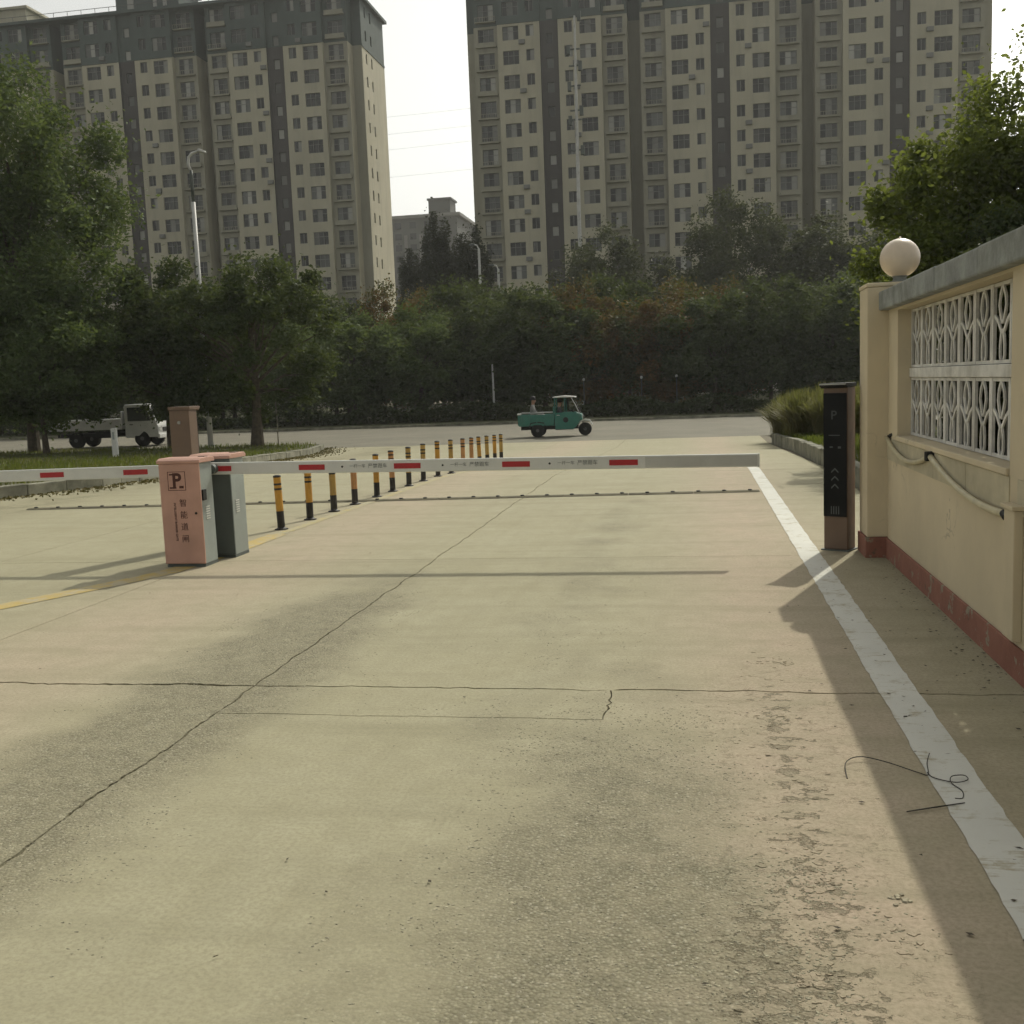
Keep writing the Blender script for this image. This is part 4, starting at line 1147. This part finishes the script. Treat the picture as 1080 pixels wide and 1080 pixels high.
    # air conditioner boxes
    acm = MB().box(0, 0.75, -0.30, -0.002, 0, 0.5).box(0.08, 0.67, -0.32, -0.30, 0.06, 0.44).mesh('air_conditioner', M_FRAME)
    for k in range(30):
        mi = r.randrange(modules); f = r.randrange(5, 17); base = mi*(MW+RW)
        x_ = base + r.choice([3.1+2.68, 10.65+1.78, 3.1+4.5-0.05]); 
        if visible('wide', x_, f): link('air_conditioner', acm, root, (x_, 0.0, f*FH + r.choice([0.12, 0.25])))
    return root, rf
XL = -62.0 - 20.6*2
towerL, roofL = build_tower('left apartment tower with sunlit end wall and dark green top floors', XL, 135.0, 3,
                     lambda k, x, f: (f >= 4 if x > 40 else (f >= 6 if x > 19.5 else f >= 15)) if k != 'slit' else f >= 3, side=True)
towerR, roofR = build_tower('right apartment tower filling the top of the view', -26.5, 135.0, 3,
                     lambda k, x, f: f >= 4 and f < 18 and k != 'slit', side=False)
# roof-top rooms of the left tower
H_ = 18*FH
rm = MB().box(27.6, 36.6, 3.0, 9.0, 0.35, 4.2); rm_o = rm.build('stair_room', M_FT, roofL, (0, 0, H_))
MB().box(27.2, 37.0, 2.5, 9.4, 4.2, 4.45).build('room_roof', M_FT, roofL, (0, 0, H_))
MB().box(33.0, 33.5, 2.9, 2.998, 0.4, 4.1).box(34.4, 34.9, 2.9, 2.998, 0.4, 4.1).box(29.3, 30.2, 2.9, 2.998, 1.4, 2.9).build('room_column', M_GL, roofL, (0, 0, H_))
MB().box(7.2, 13.6, 4.0, 10.0, 0.35, 3.6).build('lift_room', M_FC, roofL, (0, 0, H_))
MB().box(6.8, 14.1, 3.6, 10.4, 3.6, 3.9).build('room_roof', M_FC, roofL, (0, 0, H_))

# far grey block in the gap between the towers
far = thing('distant_block', 'hazy grey apartment block far off between the two towers', 'building', (-82.0, 290, -0.45))
M_FG = facade_mat('facade_far_grey', (0.10, 0.10, 0.09)); M_FGL = facade_mat('facade_far_pale', (0.20, 0.197, 0.18))
MB().box(0, 18.5, 0, 34, 0, 48.5).build('wall', M_FG, far)
MB().box(-0.8, 19.6, -0.8, 35, 48.5, 49.3).build('roof', M_FGL, far)
MB().box(10.3, 16.4, 2, 9, 49.3, 53.3).build('roof_room', M_FG, far)
MB().box(10.0, 16.8, 1.6, 9.4, 53.3, 53.8).build('room_roof', M_FG, far)
fw = MB().box(0, 1.8, 0, 0.08, 0, 1.7).mesh('window', M_GD)
for x_ in (1.0, 5.2, 9.4, 13.2):
    for f in range(6, 16): link('window', fw, far, (x_, -0.09, f*3.0+0.8))
for x_ in (3.6, 7.9): MB().box(x_, x_+0.9, -0.5, -0.002, 0, 44).build('pier', M_FGL, far)

# ------------------------------------------------------------------ poles, mast and wires
M_POLE = simple('pale_pole_paint', (0.55, 0.55, 0.52), 0.5, var=0.08, scale=2, dirt=(0.3, 0.29, 0.25), dirt_amt=0.4)
lp = thing('street_lamp', 'tall pale street lamp with a curved neck before the left tower', 'street lamp', (-19.2, 39.8, isl(39.8)))
lp.scale = (1, 1, 0.955)
MB().lathe([(0.20, 0), (0.20, 0.03), (0.10, 0.05)], 14).build('base', M_GREYD, lp)
MB().tube([(0, 0, 0.02), (0, 0, 5), (0, 0, 10.0)], [0.11, 0.095, 0.078], 12).build('pole', M_POLE, lp, smooth=True)
MB().tube([(0, 0, 10.0), (0, 0, 11.0), (0, 0, 11.25)], [0.055, 0.075, 0.055], 12).build('collar', M_GREYD, lp, smooth=True)
MB().tube([(0, 0, 11.2), (-0.10, 0, 11.5), (-0.06, 0, 11.78), (0.10, 0, 11.93), (0.3, 0, 11.97)], 0.055, 10).build('neck', M_POLE, lp, smooth=True)
MB().rings([[(0.3, -0.05, 11.95), (0.3, 0.05, 11.95), (0.3, 0.05, 12.02), (0.3, -0.05, 12.02)], [(0.42, -0.14, 11.95), (0.42, 0.14, 11.95), (0.42, 0.11, 12.08), (0.42, -0.11, 12.08)], [(0.66, -0.09, 11.90), (0.66, 0.09, 11.90), (0.66, 0.06, 11.97), (0.66, -0.06, 11.97)]]).build('lamp_head', M_POLE, lp, bevel=0.02)

def far_lamp(label, loc, h):
    t = thing('street_lamp', label, 'street lamp', loc, 0, 'street lamps beyond the tree belt')
    MB().tube([(0, 0, 0), (0, 0, h*0.5), (0, 0, h)], [0.16, 0.13, 0.09], 10).build('pole', M_POLE, t)
    MB().tube([(0, 0, h-0.05), (-0.15, 0, h+0.25), (-0.4, 0, h+0.32)], 0.05, 8).build('arm', M_POLE, t)
    MB().box(-0.75, -0.3, -0.15, 0.15, h+0.24, h+0.38).build('lamp_head', M_GREYD, t, bevel=0.04)
    return t
far_lamp('pale street pole at the right of the narrow dark trees', (-16.3, 82, -0.4), 12.6)
far_lamp('second pale pole just right of the pole by the narrow trees', (-15.2, 84, -0.4), 11.2)
mast = thing('lattice_mast', 'tall pale mast with small side brackets before the right tower', 'mast', (-10.0, 97, -0.45))
MB().tube([(0, 0, 0), (0, 0, 18), (0.12, 0, 34)], [0.22, 0.17, 0.10], 10).build('pole', M_POLE, mast)
for k, z in enumerate((34.0, 31.2, 29.8, 28.1, 26.0, 25.2, 22.6)):
    s = -1 if k % 2 else 1
    MB().box(-0.5, 0.5, -0.05, 0.05, z-0.06, z+0.06).box(s*0.5-0.16, s*0.5+0.16, -0.18, 0.18, z-0.45, z+0.35).build('bracket', M_GREYD, mast)
M_WIRE = simple('power_wire', (0.30, 0.30, 0.30), 0.6, var=0.05, scale=1)
for k, (za, zb, nm) in enumerate(((53.6, 55.4, 'topmost thin power wire crossing the sky gap'), (50.4, 52.2, 'second thin power wire from the top in the sky gap'), (47.2, 49.9, 'third thin power wire from the top in the sky gap'), (42.2, 44.4, 'lowest thin power wire crossing the sky gap'))):
    pts = []
    for q in range(41):
        u = q/40; pts.append((-100 + 130*u, 205, za - 1.4 + (zb-za+2.4)*u - 6*u*(1-u) + 1.5))
    tag(MB().tube(pts, 0.018, 5).build('power_wire', M_WIRE), nm, 'wire')

mk = thing('marker_post', 'short white marker post standing in the left island grass', 'post', (-18.5, 31.5, isl(31.5)))
MB().box(-0.09, 0.09, -0.05, 0.05, -0.05, 0.98).build('shaft', M_WHITE, mk, bevel=0.01)
MB().box(-0.04, 0.03, -0.054, -0.0505, 0.62, 0.86).build('plate', M_GREY, mk)
for k, (x_, lab) in enumerate(((-6.7, 'small pale garden lamp above the green tricycle'), (-3.2, 'small pale garden lamp under the belt, middle of three'), (-1.1, 'small pale garden lamp under the belt, right of three'))):
    t = thing('garden_lamp', lab, 'lamp', (x_, 64.8, VERGE), 0, 'garden lamps under the tree belt')
    MB().tube([(0, 0, 0), (0, 0, 2.15)], 0.03, 8).build('post', M_GREYD, t)
    MB().lathe([(0.02, 2.15), (0.07, 2.18), (0.085, 2.24), (0.07, 2.30), (0.02, 2.33)], 12).build('globe', M_WHITE, t)
tag(MB().tube([(0, 0, 0), (0.02, 0, 1.6), (0.0, 0, 3.4)], [0.07, 0.065, 0.05], 8).build('white_trunk_post', M_POLE, None, (-12.3, 64.6, VERGE)), 'white painted pole standing among the dark belt trees', 'pole')

# ------------------------------------------------------------------ vehicles
M_TEAL = simple('teal_paint', (0.025, 0.165, 0.125), 0.4, var=0.1, scale=4, spec=0.5, dirt=(0.07, 0.16, 0.12), dirt_amt=0.5)
M_TRUCK = simple('silver_white_paint', (0.62, 0.62, 0.60), 0.4, var=0.06, scale=3, spec=0.5)
M_TYRE = simple('tyre', (0.02, 0.02, 0.019), 0.85, var=0.2, scale=10)
M_RIM = simple('wheel_rim', (0.12, 0.12, 0.115), 0.5, metal=0.5, var=0.1, scale=8)
M_CHAS = simple('chassis_black', (0.025, 0.025, 0.024), 0.7, var=0.2, scale=5)
M_GLASS = simple('vehicle_glass', (0.02, 0.024, 0.022), 0.12, var=0.1, scale=2, spec=0.6)
M_CLEAR = bpy.data.materials.new('clear_screen'); M_CLEAR.use_nodes = True
_t = M_CLEAR.node_tree; _b = _t.nodes['Principled BSDF']; _b.inputs['Base Color'].default_value = (0.75, 0.8, 0.78, 1); _b.inputs['Roughness'].default_value = 0.06; _b.inputs['Transmission Weight'].default_value = 1.0; _b.inputs['IOR'].default_value = 1.05
M_LIGHT = simple('headlight_lens', (0.55, 0.55, 0.52), 0.2, var=0.05, scale=5)
M_TAIL = simple('tail_light', (0.3, 0.02, 0.02), 0.3, var=0.05, scale=5)
def wheel(parent, c, r, w):
    o = MB().lathe([(r*0.62, -w/2), (r*0.92, -w/2), (r, -w*0.3), (r, w*0.3), (r*0.92, w/2), (r*0.62, w/2)], 20, (0, 0, 0), 'Y').build('wheel', M_TYRE, parent, c)
    MB().lathe([(0.02, -w*0.52), (r*0.25, -w*0.5), (r*0.6, -w*0.35), (r*0.6, w*0.35), (r*0.25, w*0.5), (0.02, w*0.52)], 14, (0, 0, 0), 'Y').build('rim', M_RIM, o)
    return o
def make_person(label, loc, rz, cloth):
    """seated figure grown from a joint skeleton; z=0 is the seat"""
    m, t, b = new_mat('person_skin_and_clothes')
    tc = t.nodes.new('ShaderNodeTexCoord'); sx = t.nodes.new('ShaderNodeSeparateXYZ'); L(t, tc.outputs['Object'], sx.inputs[0])
    f = ramp(t, sx.outputs[2], [(0.545, 0.0), (0.555, 1.0)])
    L(t, mixc(t, f, cloth, (0.30, 0.18, 0.12)), b.inputs['Base Color']); b.inputs['Roughness'].default_value = 0.8
    J = {'pel': (0, 0, 0.10, .135), 'wst': (0, 0, 0.26, .125), 'chs': (0.01, 0, 0.44, .15), 'nck': (0.02, 0, 0.56, .05), 'hd0': (0.04, 0, 0.64, .075), 'hd1': (0.045, 0, 0.74, .085), 'hd2': (0.04, 0, 0.83, .055),
         'nose': (0.125, 0, 0.70, .014)}
    E_ = [('pel', 'wst'), ('wst', 'chs'), ('chs', 'nck'), ('nck', 'hd0'), ('hd0', 'hd1'), ('hd1', 'hd2'), ('hd1', 'nose')]
    for s, n_ in ((1, 'l'), (-1, 'r')):
        J.update({n_+'sh': (0.0, s*0.19, 0.47, .065), n_+'el': (0.10, s*0.24, 0.24, .045), n_+'wr': (0.32, s*0.16, 0.20, .032), n_+'hn': (0.40, s*0.15, 0.21, .034),
                  n_+'hp': (0.03, s*0.10, 0.09, .10), n_+'kn': (0.44, s*0.12, 0.12, .07), n_+'an': (0.47, s*0.12, -0.28, .042), n_+'to': (0.60, s*0.13, -0.33, .036)})
        E_ += [('chs', n_+'sh'), (n_+'sh', n_+'el'), (n_+'el', n_+'wr'), (n_+'wr', n_+'hn'), ('pel', n_+'hp'), (n_+'hp', n_+'kn'), (n_+'kn', n_+'an'), (n_+'an', n_+'to')]
    names = list(J); me = bpy.data.meshes.new('person')
    me.from_pydata([J[k][:3] for k in names], [(names.index(a), names.index(c)) for a, c in E_], [])
    o = bpy.data.objects.new('person', me); col.objects.link(o); o.location = loc; o.rotation_euler = (0, 0, rz)
    sm = o.modifiers.new('skin', 'SKIN')
    for k, sv in zip(names, me.skin_vertices[0].data): sv.radius = (J[k][3], J[k][3]); sv.use_root = (k == 'pel')
    o.modifiers.new('sub', 'SUBSURF').levels = 1; o.modifiers['sub'].render_levels = 1
    me.materials.append(m)
    hair = MB().lathe([(0.095, 0.72), (0.105, 0.78), (0.085, 0.85), (0.04, 0.885), (0.003, 0.89)], 12, (0.025, 0, 0)); hair.build('hair', M_CHAS, o, smooth=True)
    return tag(o, label, 'person')

TR = (-5.65, 43.3, -0.5); TRZ = R(3)
tk = thing('cargo_tricycle', 'green three wheeled cargo tricycle with a white cab roof', 'tricycle', TR, TRZ)
MB().box(-1.50, -0.06, -0.52, 0.52, 0.46, 0.54).build('bed_floor', M_TEAL, tk)
for (nm, q) in (('bed_side', (-1.50, -0.06, -0.54, -0.50, 0.50, 0.92)), ('bed_side', (-1.50, -0.06, 0.50, 0.54, 0.50, 0.92)), ('tailgate', (-1.54, -1.50, -0.53, 0.53, 0.50, 0.90)), ('headboard', (-0.10, -0.06, -0.50, 0.50, 0.54, 1.22))):
    o = MB().box(*q).build(nm, M_TEAL, tk, bevel=0.01)
    if nm == 'bed_side':
        yy = q[2]-0.012 if q[2] < 0 else q[3]
        for k in range(5): MB().box(-1.42+0.32*k, -1.38+0.32*k, yy, yy+0.012, 0.52, 0.90).build('rib', M_TEAL, o)
for s in (-0.52, 0.52):
    MB().tube([(-1.48, s, 0.92), (-1.48, s, 1.0), (-0.1, s, 1.0)], 0.015, 6).build('bed_rail', M_POLE, tk)
MB().box(-1.56, -1.50, -0.50, 0.50, 0.93, 0.99).build('rear_bar', M_WHITE, tk)
MB().box(-1.55, -1.542, -0.5, -0.36, 0.56, 0.66).build('tail_light', M_TAIL, tk); MB().box(-1.55, -1.542, 0.36, 0.5, 0.56, 0.66).build('tail_light', M_TAIL, tk)
MB().box(-1.45, 0.9, -0.22, 0.22, 0.30, 0.44).build('chassis', M_CHAS, tk)
# cab shell: lower door panels, nose, posts, roof
for s in (-1, 1):
    d_ = MB().prism([(-0.02, 0.30), (0.72, 0.30), (0.86, 0.42), (1.02, 0.70), (0.98, 0.90), (0.78, 0.98), (-0.02, 0.98)], s*0.50-0.02, s*0.50+0.02, 'Y').build('door', M_TEAL, tk, bevel=0.01)
    MB().lathe([(0.11, -0.004), (0.09, 0.004)], 16, (0.42, s*0.525, 0.68), 'Y').build('door_roundel', M_CHAS, d_)
    MB().box(0.06, 0.18, s*0.522-0.006, s*0.522+0.006, 0.86, 0.89).build('handle', M_POLE, d_)
    MB().tube([(-0.02, s*0.50, 0.98), (-0.02, s*0.48, 1.58)], 0.025, 6).build('rear_post', M_TEAL, tk)
    MB().tube([(0.98, s*0.44, 0.92), (0.84, s*0.45, 1.25), (0.66, s*0.45, 1.58)], 0.022, 6).build('front_post', M_POLE, tk)
    MB().tube([(0.40, s*0.50, 0.98), (0.38, s*0.48, 1.58)], 0.018, 6).build('door_post', M_TEAL, tk)
    MB().tube([(0.95, s*0.5, 0.98), (1.0, s*0.62, 1.1)], 0.01, 6).build('mirror_arm', M_CHAS, tk)
    MB().box(0.98, 1.01, s*0.62-0.05, s*0.62+0.05, 1.05, 1.19).build('mirror', M_CHAS, tk)
MB().prism([(-0.10, 1.585), (0.78, 1.585), (0.84, 1.57), (0.80, 1.615), (0.35, 1.655), (-0.08, 1.625)], -0.53, 0.53, 'Y').build('roof', M_WHITE, tk, bevel=0.01)
MB().rings([[(1.0, -0.42, 0.92), (1.0, 0.42, 0.92), (0.68, 0.42, 1.57), (0.68, -0.42, 1.57)], [(1.012, -0.42, 0.926), (1.012, 0.42, 0.926), (0.692, 0.42, 1.576), (0.692, -0.42, 1.576)]]).build('windscreen', M_CLEAR, tk)
MB().prism([(0.74, 0.36), (1.0, 0.62), (1.08, 0.66), (1.06, 0.88), (1.0, 0.92), (0.82, 0.95), (0.72, 0.6)], -0.46, 0.46, 'Y').build('nose', M_TEAL, tk, bevel=0.03)
MB().prism([(0.92, 0.40), (1.0, 0.56), (1.17, 0.62), (1.36, 0.58), (1.47, 0.42), (1.49, 0.46), (1.38, 0.64), (1.17, 0.68), (0.97, 0.62)], -0.12, 0.12, 'Y').build('mudguard', M_WHITE, tk)
MB().tube([(1.05, -0.09, 0.66), (1.17, -0.09, 0.27)], 0.02, 6).tube([(1.05, 0.09, 0.66), (1.17, 0.09, 0.27)], 0.02, 6).build('fork', M_CHAS, tk)
MB().lathe([(0.08, 0), (0.08, 0.03), (0.02, 0.05)], 12, (1.06, 0.0, 0.80), 'X').build('headlight', M_LIGHT, tk)
MB().box(-0.02, 0.72, -0.48, 0.48, 0.28, 0.32).build('cab_floor', M_CHAS, tk)
MB().box(0.0, 0.34, -0.40, 0.40, 0.32, 0.66).build('seat', M_CHAS, tk, bevel=0.03)
MB().tube([(0.78, 0, 0.9), (0.62, 0, 1.06)], 0.02, 6).tube([(0.55, -0.3, 1.08), (0.64, 0, 1.05), (0.55, 0.3, 1.08)], 0.014, 6).build('handlebar', M_CHAS, tk)
wheel(tk, (1.17, 0, 0.27), 0.27, 0.10)
wheel(tk, (-0.74, -0.47, 0.28), 0.28, 0.13); wheel(tk, (-0.74, 0.47, 0.28), 0.28, 0.13)
for s in (-1, 1): MB().prism([(-1.08, 0.40), (-1.0, 0.56), (-0.74, 0.60), (-0.48, 0.56), (-0.40, 0.40), (-0.40, 0.44), (-0.46, 0.60), (-0.74, 0.64), (-1.02, 0.60), (-1.08, 0.44)], s*0.47-0.08, s*0.47+0.08, 'Y').build('wheel_guard', M_CHAS, tk)
def at_trike(x_, y_, z_):
    c_, s_ = math.cos(TRZ), math.sin(TRZ); return (TR[0]+x_*c_-y_*s_, TR[1]+x_*s_+y_*c_, TR[2]+z_)
make_person('driver in dark clothes seated in the cab of the green tricycle', at_trike(0.12, 0.0, 0.66), TRZ, (0.06, 0.06, 0.07))
pz = make_person('passenger in grey clothes sitting in the open bed of the tricycle', at_trike(-0.98, 0.05, 0.545), TRZ, (0.22, 0.22, 0.21))
bnd_ = MB(); bnd_.box(-0.25, 0.25, -0.3, 0.3, 0, 0.24)
tag(bnd_.build('cargo_sack', M_BACK, None, at_trike(-0.98, 0.05, 0.54), (0, 0, TRZ), bevel=0.06), 'pale sack under the passenger in the tricycle bed', 'sack')
pz.location = at_trike(-0.98, 0.05, 0.75); pz.scale = (1.15, 1.15, 1.05)

tr = thing('flatbed_truck', 'silver white light truck driving behind the left island trees', 'truck', (-27.0, 46.0, -0.5), R(4))
cabp = [(0.95, 0.42), (2.52, 0.42), (2.56, 0.55), (2.54, 0.95), (2.46, 1.15), (2.20, 1.88), (2.05, 1.95), (1.05, 1.95), (0.95, 1.88)]
cab = MB().prism(cabp, -0.86, 0.86, 'Y').build('cab', M_TRUCK, tr, bevel=0.04)
for s in (-1, 1):
    MB().prism([(1.12, 1.18), (2.22, 1.18), (2.02, 1.80), (1.12, 1.80)], s*0.867-0.006, s*0.867+0.006, 'Y').build('side_window', M_GLASS, cab)
    MB().prism([(1.10, 0.50), (1.62, 0.50), (2.20, 0.98), (2.22, 1.13), (1.10, 1.13)], s*0.865-0.006, s*0.865+0.006, 'Y').build('door', M_TRUCK, cab)
    MB().box(1.2, 1.36, s*0.874-0.008, s*0.874+0.008, 1.0, 1.04).build('handle', M_CHAS, cab)
    MB().tube([(2.3, s*0.86, 1.45), (2.42, s*1.05, 1.5)], 0.015, 6).build('mirror_arm', M_CHAS, cab)
    MB().box(2.39, 2.44, s*1.05-0.09, s*1.05+0.09, 1.28, 1.60).build('mirror', M_CHAS, cab, bevel=0.02)
    MB().box(2.545, 2.575, s*0.62-0.17, s*0.62+0.17, 0.68, 0.88).build('headlight', M_LIGHT, cab, bevel=0.015)
MB().rings([[(2.475, -0.76, 1.14), (2.475, 0.76, 1.14), (2.225, 0.72, 1.85), (2.225, -0.72, 1.85)], [(2.487, -0.76, 1.144), (2.487, 0.76, 1.144), (2.237, 0.72, 1.854), (2.237, -0.72, 1.854)]]).build('windscreen', M_GLASS, cab)
MB().box(2.5, 2.62, -0.88, 0.88, 0.36, 0.56).build('bumper', M_TRUCK, tr, bevel=0.03)
MB().box(2.55, 2.58, -0.38, 0.38, 0.66, 0.86).build('grille', M_CHAS, cab)
MB().box(-2.6, 2.3, -0.38, 0.38, 0.50, 0.66).build('chassis', M_CHAS, tr)
MB().box(-2.7, 0.85, -0.92, 0.92, 0.82, 0.90).build('bed_floor', M_TRUCK, tr)
for (nm, q) in (('bed_side', (-2.7, 0.85, -0.94, -0.90, 0.86, 1.30)), ('bed_side', (-2.7, 0.85, 0.90, 0.94, 0.86, 1.30)), ('tailgate', (-2.74, -2.70, -0.92, 0.92, 0.86, 1.28)), ('headboard', (0.81, 0.85, -0.9, 0.9, 0.9, 1.65))):
    o = MB().box(*q).build(nm, M_TRUCK, tr, bevel=0.01)
    if nm == 'bed_side':
        yy = q[2]-0.012 if q[2] < 0 else q[3]
        for k in range(6): MB().box(-2.6+0.66*k, -2.54+0.66*k, yy, yy+0.012, 0.87, 1.29).build('rib', M_TRUCK, o)
for s in (-1, 1):
    wheel(tr, (1.75, s*0.76, 0.37), 0.37, 0.22); wheel(tr, (-1.45, s*0.74, 0.37), 0.37, 0.30)
    MB().box(-0.5, 0.5, s*0.75-0.1, s*0.75+0.1, 0.45, 0.75).build('side_box', M_CHAS, tr)

# ------------------------------------------------------------------ litter on the driveway
M_WIRED = simple('rusty_wire', (0.035, 0.030, 0.022), 0.7, var=0.2, scale=20)
wp = [(0.60, 4.44, 0.003), (0.615, 4.60, 0.012), (0.68, 4.66, 0.02), (0.78, 4.62, 0.015), (0.90, 4.52, 0.006), (0.935, 4.50, 0.006), (0.955, 4.62, 0.012), (0.985, 4.72, 0.02)]
w2 = [(0.935, 4.52, 0.008), (0.95, 4.46, 0.008), (1.02, 4.41, 0.010), (1.075, 4.43, 0.014), (1.07, 4.47, 0.018), (1.02, 4.46, 0.016), (1.005, 4.40, 0.01), (1.03, 4.33, 0.006), (1.015, 4.255, 0.005), (0.985, 4.25, 0.005)]
def smooth_pts(p, n=6):
    out = []
    for i in range(len(p)-1):
        a, b_, c, d = [Vector(p[max(0, min(len(p)-1, i+k))]) for k in (-1, 0, 1, 2)]
        for q in range(n):
            u = q/n; out.append(0.5*((2*b_) + (c-a)*u + (2*a-5*b_+4*c-d)*u*u + (3*b_-a-3*c+d)*u**3))
    out.append(Vector(p[-1])); return out
sw_ = MB().tube(smooth_pts(wp), 0.0021, 6).tube(smooth_pts(w2), 0.0021, 6)
tag(sw_.build('loose_wire', M_WIRED, None), 'curled dark wire lying across the white line', 'wire')
tag(MB().tube([(0.775, 4.10, 0.006), (0.89, 4.145, 0.009), (1.01, 4.20, 0.008)], [0.0024, 0.003, 0.002], 6).build('dry_stick', M_WIRED, None), 'thin straight stick beside the curled wire', 'stick')
# dry leaf bits, countless: scattered mostly along the wall and the white line
r_ = np.random.default_rng(91)
n_ = 420
lx = np.concatenate([r_.uniform(-5, 1.1, 90), r_.normal(1.58, 0.10, 230), r_.normal(0.95, 0.30, 100)]); ly = np.concatenate([2.5 + 14*r_.random(90)**1.2, r_.uniform(3.5, 10, 230), r_.uniform(3, 10, 100)])
lx = np.minimum(lx, 1.66)
P_ = np.stack([lx, ly, np.full(n_, 0.012)], 1)
bits = leaf_mesh('leaf_litter', P_, 0.026, simple('dry_leaf', (0.060, 0.045, 0.026), 0.8, var=0.35, scale=9), 92, 0.0, 0.6)
v_ = np.empty(len(bits.vertices)*3, np.float32); bits.vertices.foreach_get('co', v_); v_ = v_.reshape(-1, 3)
c_ = np.repeat(P_, 4, 0); v_[:, 2] = 0.006 + np.abs((v_[:, 2]-c_[:, 2])*0.35); bits.vertices.foreach_set('co', v_.ravel()); bits.update()
tag(link('leaf_litter', bits), 'dry leaf scraps scattered along the wall and the line', 'leaves', kind='stuff')
# fallen leaves and grit gathered against the left kerb
r_ = np.random.default_rng(93); kx = []; ky = []
for (a, c) in zip(left_outline[1:9], left_outline[2:10]):
    d = math.hypot(c[0]-a[0], c[1]-a[1]); n2 = int(d*110); u = r_.random(n2); off = np.abs(r_.normal(0, 0.42, n2)) + 0.02
    kx.append(a[0] + (c[0]-a[0])*u + (c[1]-a[1])/d*off); ky.append(a[1] + (c[1]-a[1])*u - (c[0]-a[0])/d*off)
kx = np.concatenate(kx); ky = np.concatenate(ky)
P_ = np.stack([kx, ky, -0.5*np.clip((ky-19.5)/15.5, 0, 1) + 0.015], 1)
M_FALL = leaf_mat('fallen_leaf', (0.10, 0.085, 0.035), (0.20, 0.16, 0.07), 0.1)
kl = leaf_mesh('kerb_litter', P_, 0.07, M_FALL, 94, 0.0, 0.6)
tag(link('kerb_litter', kl), 'fallen leaves and grit along the left kerb', 'leaves', kind='stuff')
# lifted skin flakes and loose grit where the concrete has broken up
def chips(name, label, centres, size, thick, mat, seed, flat):
    r = random.Random(seed); mb = MB()
    for (x_, y_) in centres:
        s_ = size*r.uniform(0.4, 1.3); n2 = r.choice((5, 6, 7)); a0 = r.uniform(0, 6.28); st = r.uniform(0.8, 1.8) if flat else r.uniform(0.9, 1.7)
        tl = r.uniform(-0.04, 0.07) if flat else 0
        base = []; top = []
        for k in range(n2):
            a = a0 + 6.283*k/n2 + r.uniform(-.3, .3); q = s_*r.uniform(0.55, 1.2)
            dx, dy = q*math.cos(a)*st, q*math.sin(a)
            z = thick*r.uniform(0.7, 1.2) + (dy*tl + abs(tl)*s_ if flat else 0)
            base.append((x_+dx, y_+dy, z-thick*0.9 if flat else 0.0)); top.append((x_+dx*(0.96 if flat else 0.65), y_+dy*(0.96 if flat else 0.65), z))
        mb.rings([base, top])
    return tag(mb.build(name, mat), label, 'rubble', kind='stuff')
def scatter(seed, specs):
    r = random.Random(seed); out = []
    for (n2, mx, sx_, y0, y1, pw) in specs:
        cl = [(r.gauss(mx, sx_), y0 + (y1-y0)*r.random()**pw) for _ in range(max(3, n2//9))]
        for _ in range(n2):
            c = r.choice(cl); out.append((c[0]+r.gauss(0, 0.05), c[1]+r.gauss(0, 0.09)))
    return out
chips('concrete_flakes', 'thin lifted flakes of concrete skin left of the white line', scatter(5, [(90, 0.39, 0.07, 3.4, 6.6, 1.0), (40, 0.25, 0.10, 2.4, 3.4, 1.0), (12, 0.62, 0.04, 3.1, 3.8, 1.0)]), 0.012, 0.0022, M_CONC, 6, True)
chips('concrete_grit', 'loose grit on the worn wheel tracks', scatter(7, [(2600, -2.75, 0.36, 2.8, 8.5, 1.3), (2600, -0.40, 0.36, 2.3, 5.4, 1.1), (1200, 0.25, 0.13, 2.3, 3.6, 1.0), (500, -0.9, 0.35, 5.0, 11.0, 1.3)]), 0.0052, 0.0017, simple('grit', (0.38, 0.35, 0.25), 0.9, var=0.45, scale=60), 8, False)
peb = thing('flake_patch', 'small crumbled concrete flakes beside the wall shadow edge', 'rubble', (0.62, 3.40, 0))
M_CHIP = simple('concrete_chip', (0.40, 0.36, 0.26), 0.9, var=0.25, scale=20)
for k in range(16):
    a = rng.uniform(0, 6.28); q = 0.045*math.sqrt(rng.random())
    s = rng.uniform(0.004, 0.013)
    MB().rings([[(q*math.cos(a)+s*math.cos(u+k), q*math.sin(a)*1.4+s*math.sin(u+k)*rng.uniform(.6, 1.2), 0.001) for u in (0, 1.3, 2.5, 3.9, 5.1)], [(q*math.cos(a)+0.7*s*math.cos(u+k), q*math.sin(a)*1.4+0.7*s*math.sin(u+k), s*0.45) for u in (0, 1.3, 2.5, 3.9, 5.1)]]).build('flake', M_CHIP, peb)

# ------------------------------------------------------------------ thin haze
hz = MB().box(-410, 410, -25, 410, -2.0, 62.0)
m, t, b_ = new_mat('haze_air')
t.nodes.remove(b_)
pv = t.nodes.new('ShaderNodeVolumePrincipled')
pv.inputs['Color'].default_value = (0.93, 0.94, 0.92, 1)
pv.inputs['Density'].default_value = 0.0004
pv.inputs['Anisotropy'].default_value = 0.35
pv.inputs['Density Attribute'].default_value = ''; pv.inputs['Color Attribute'].default_value = ''; pv.inputs['Temperature Attribute'].default_value = ''
m.cycles.homogeneous_volume = True
L(t, pv.outputs[0], t.nodes['Material Output'].inputs['Volume'])
tag(hz.build('haze', m), 'thin pale haze over the street', 'haze', kind='stuff')
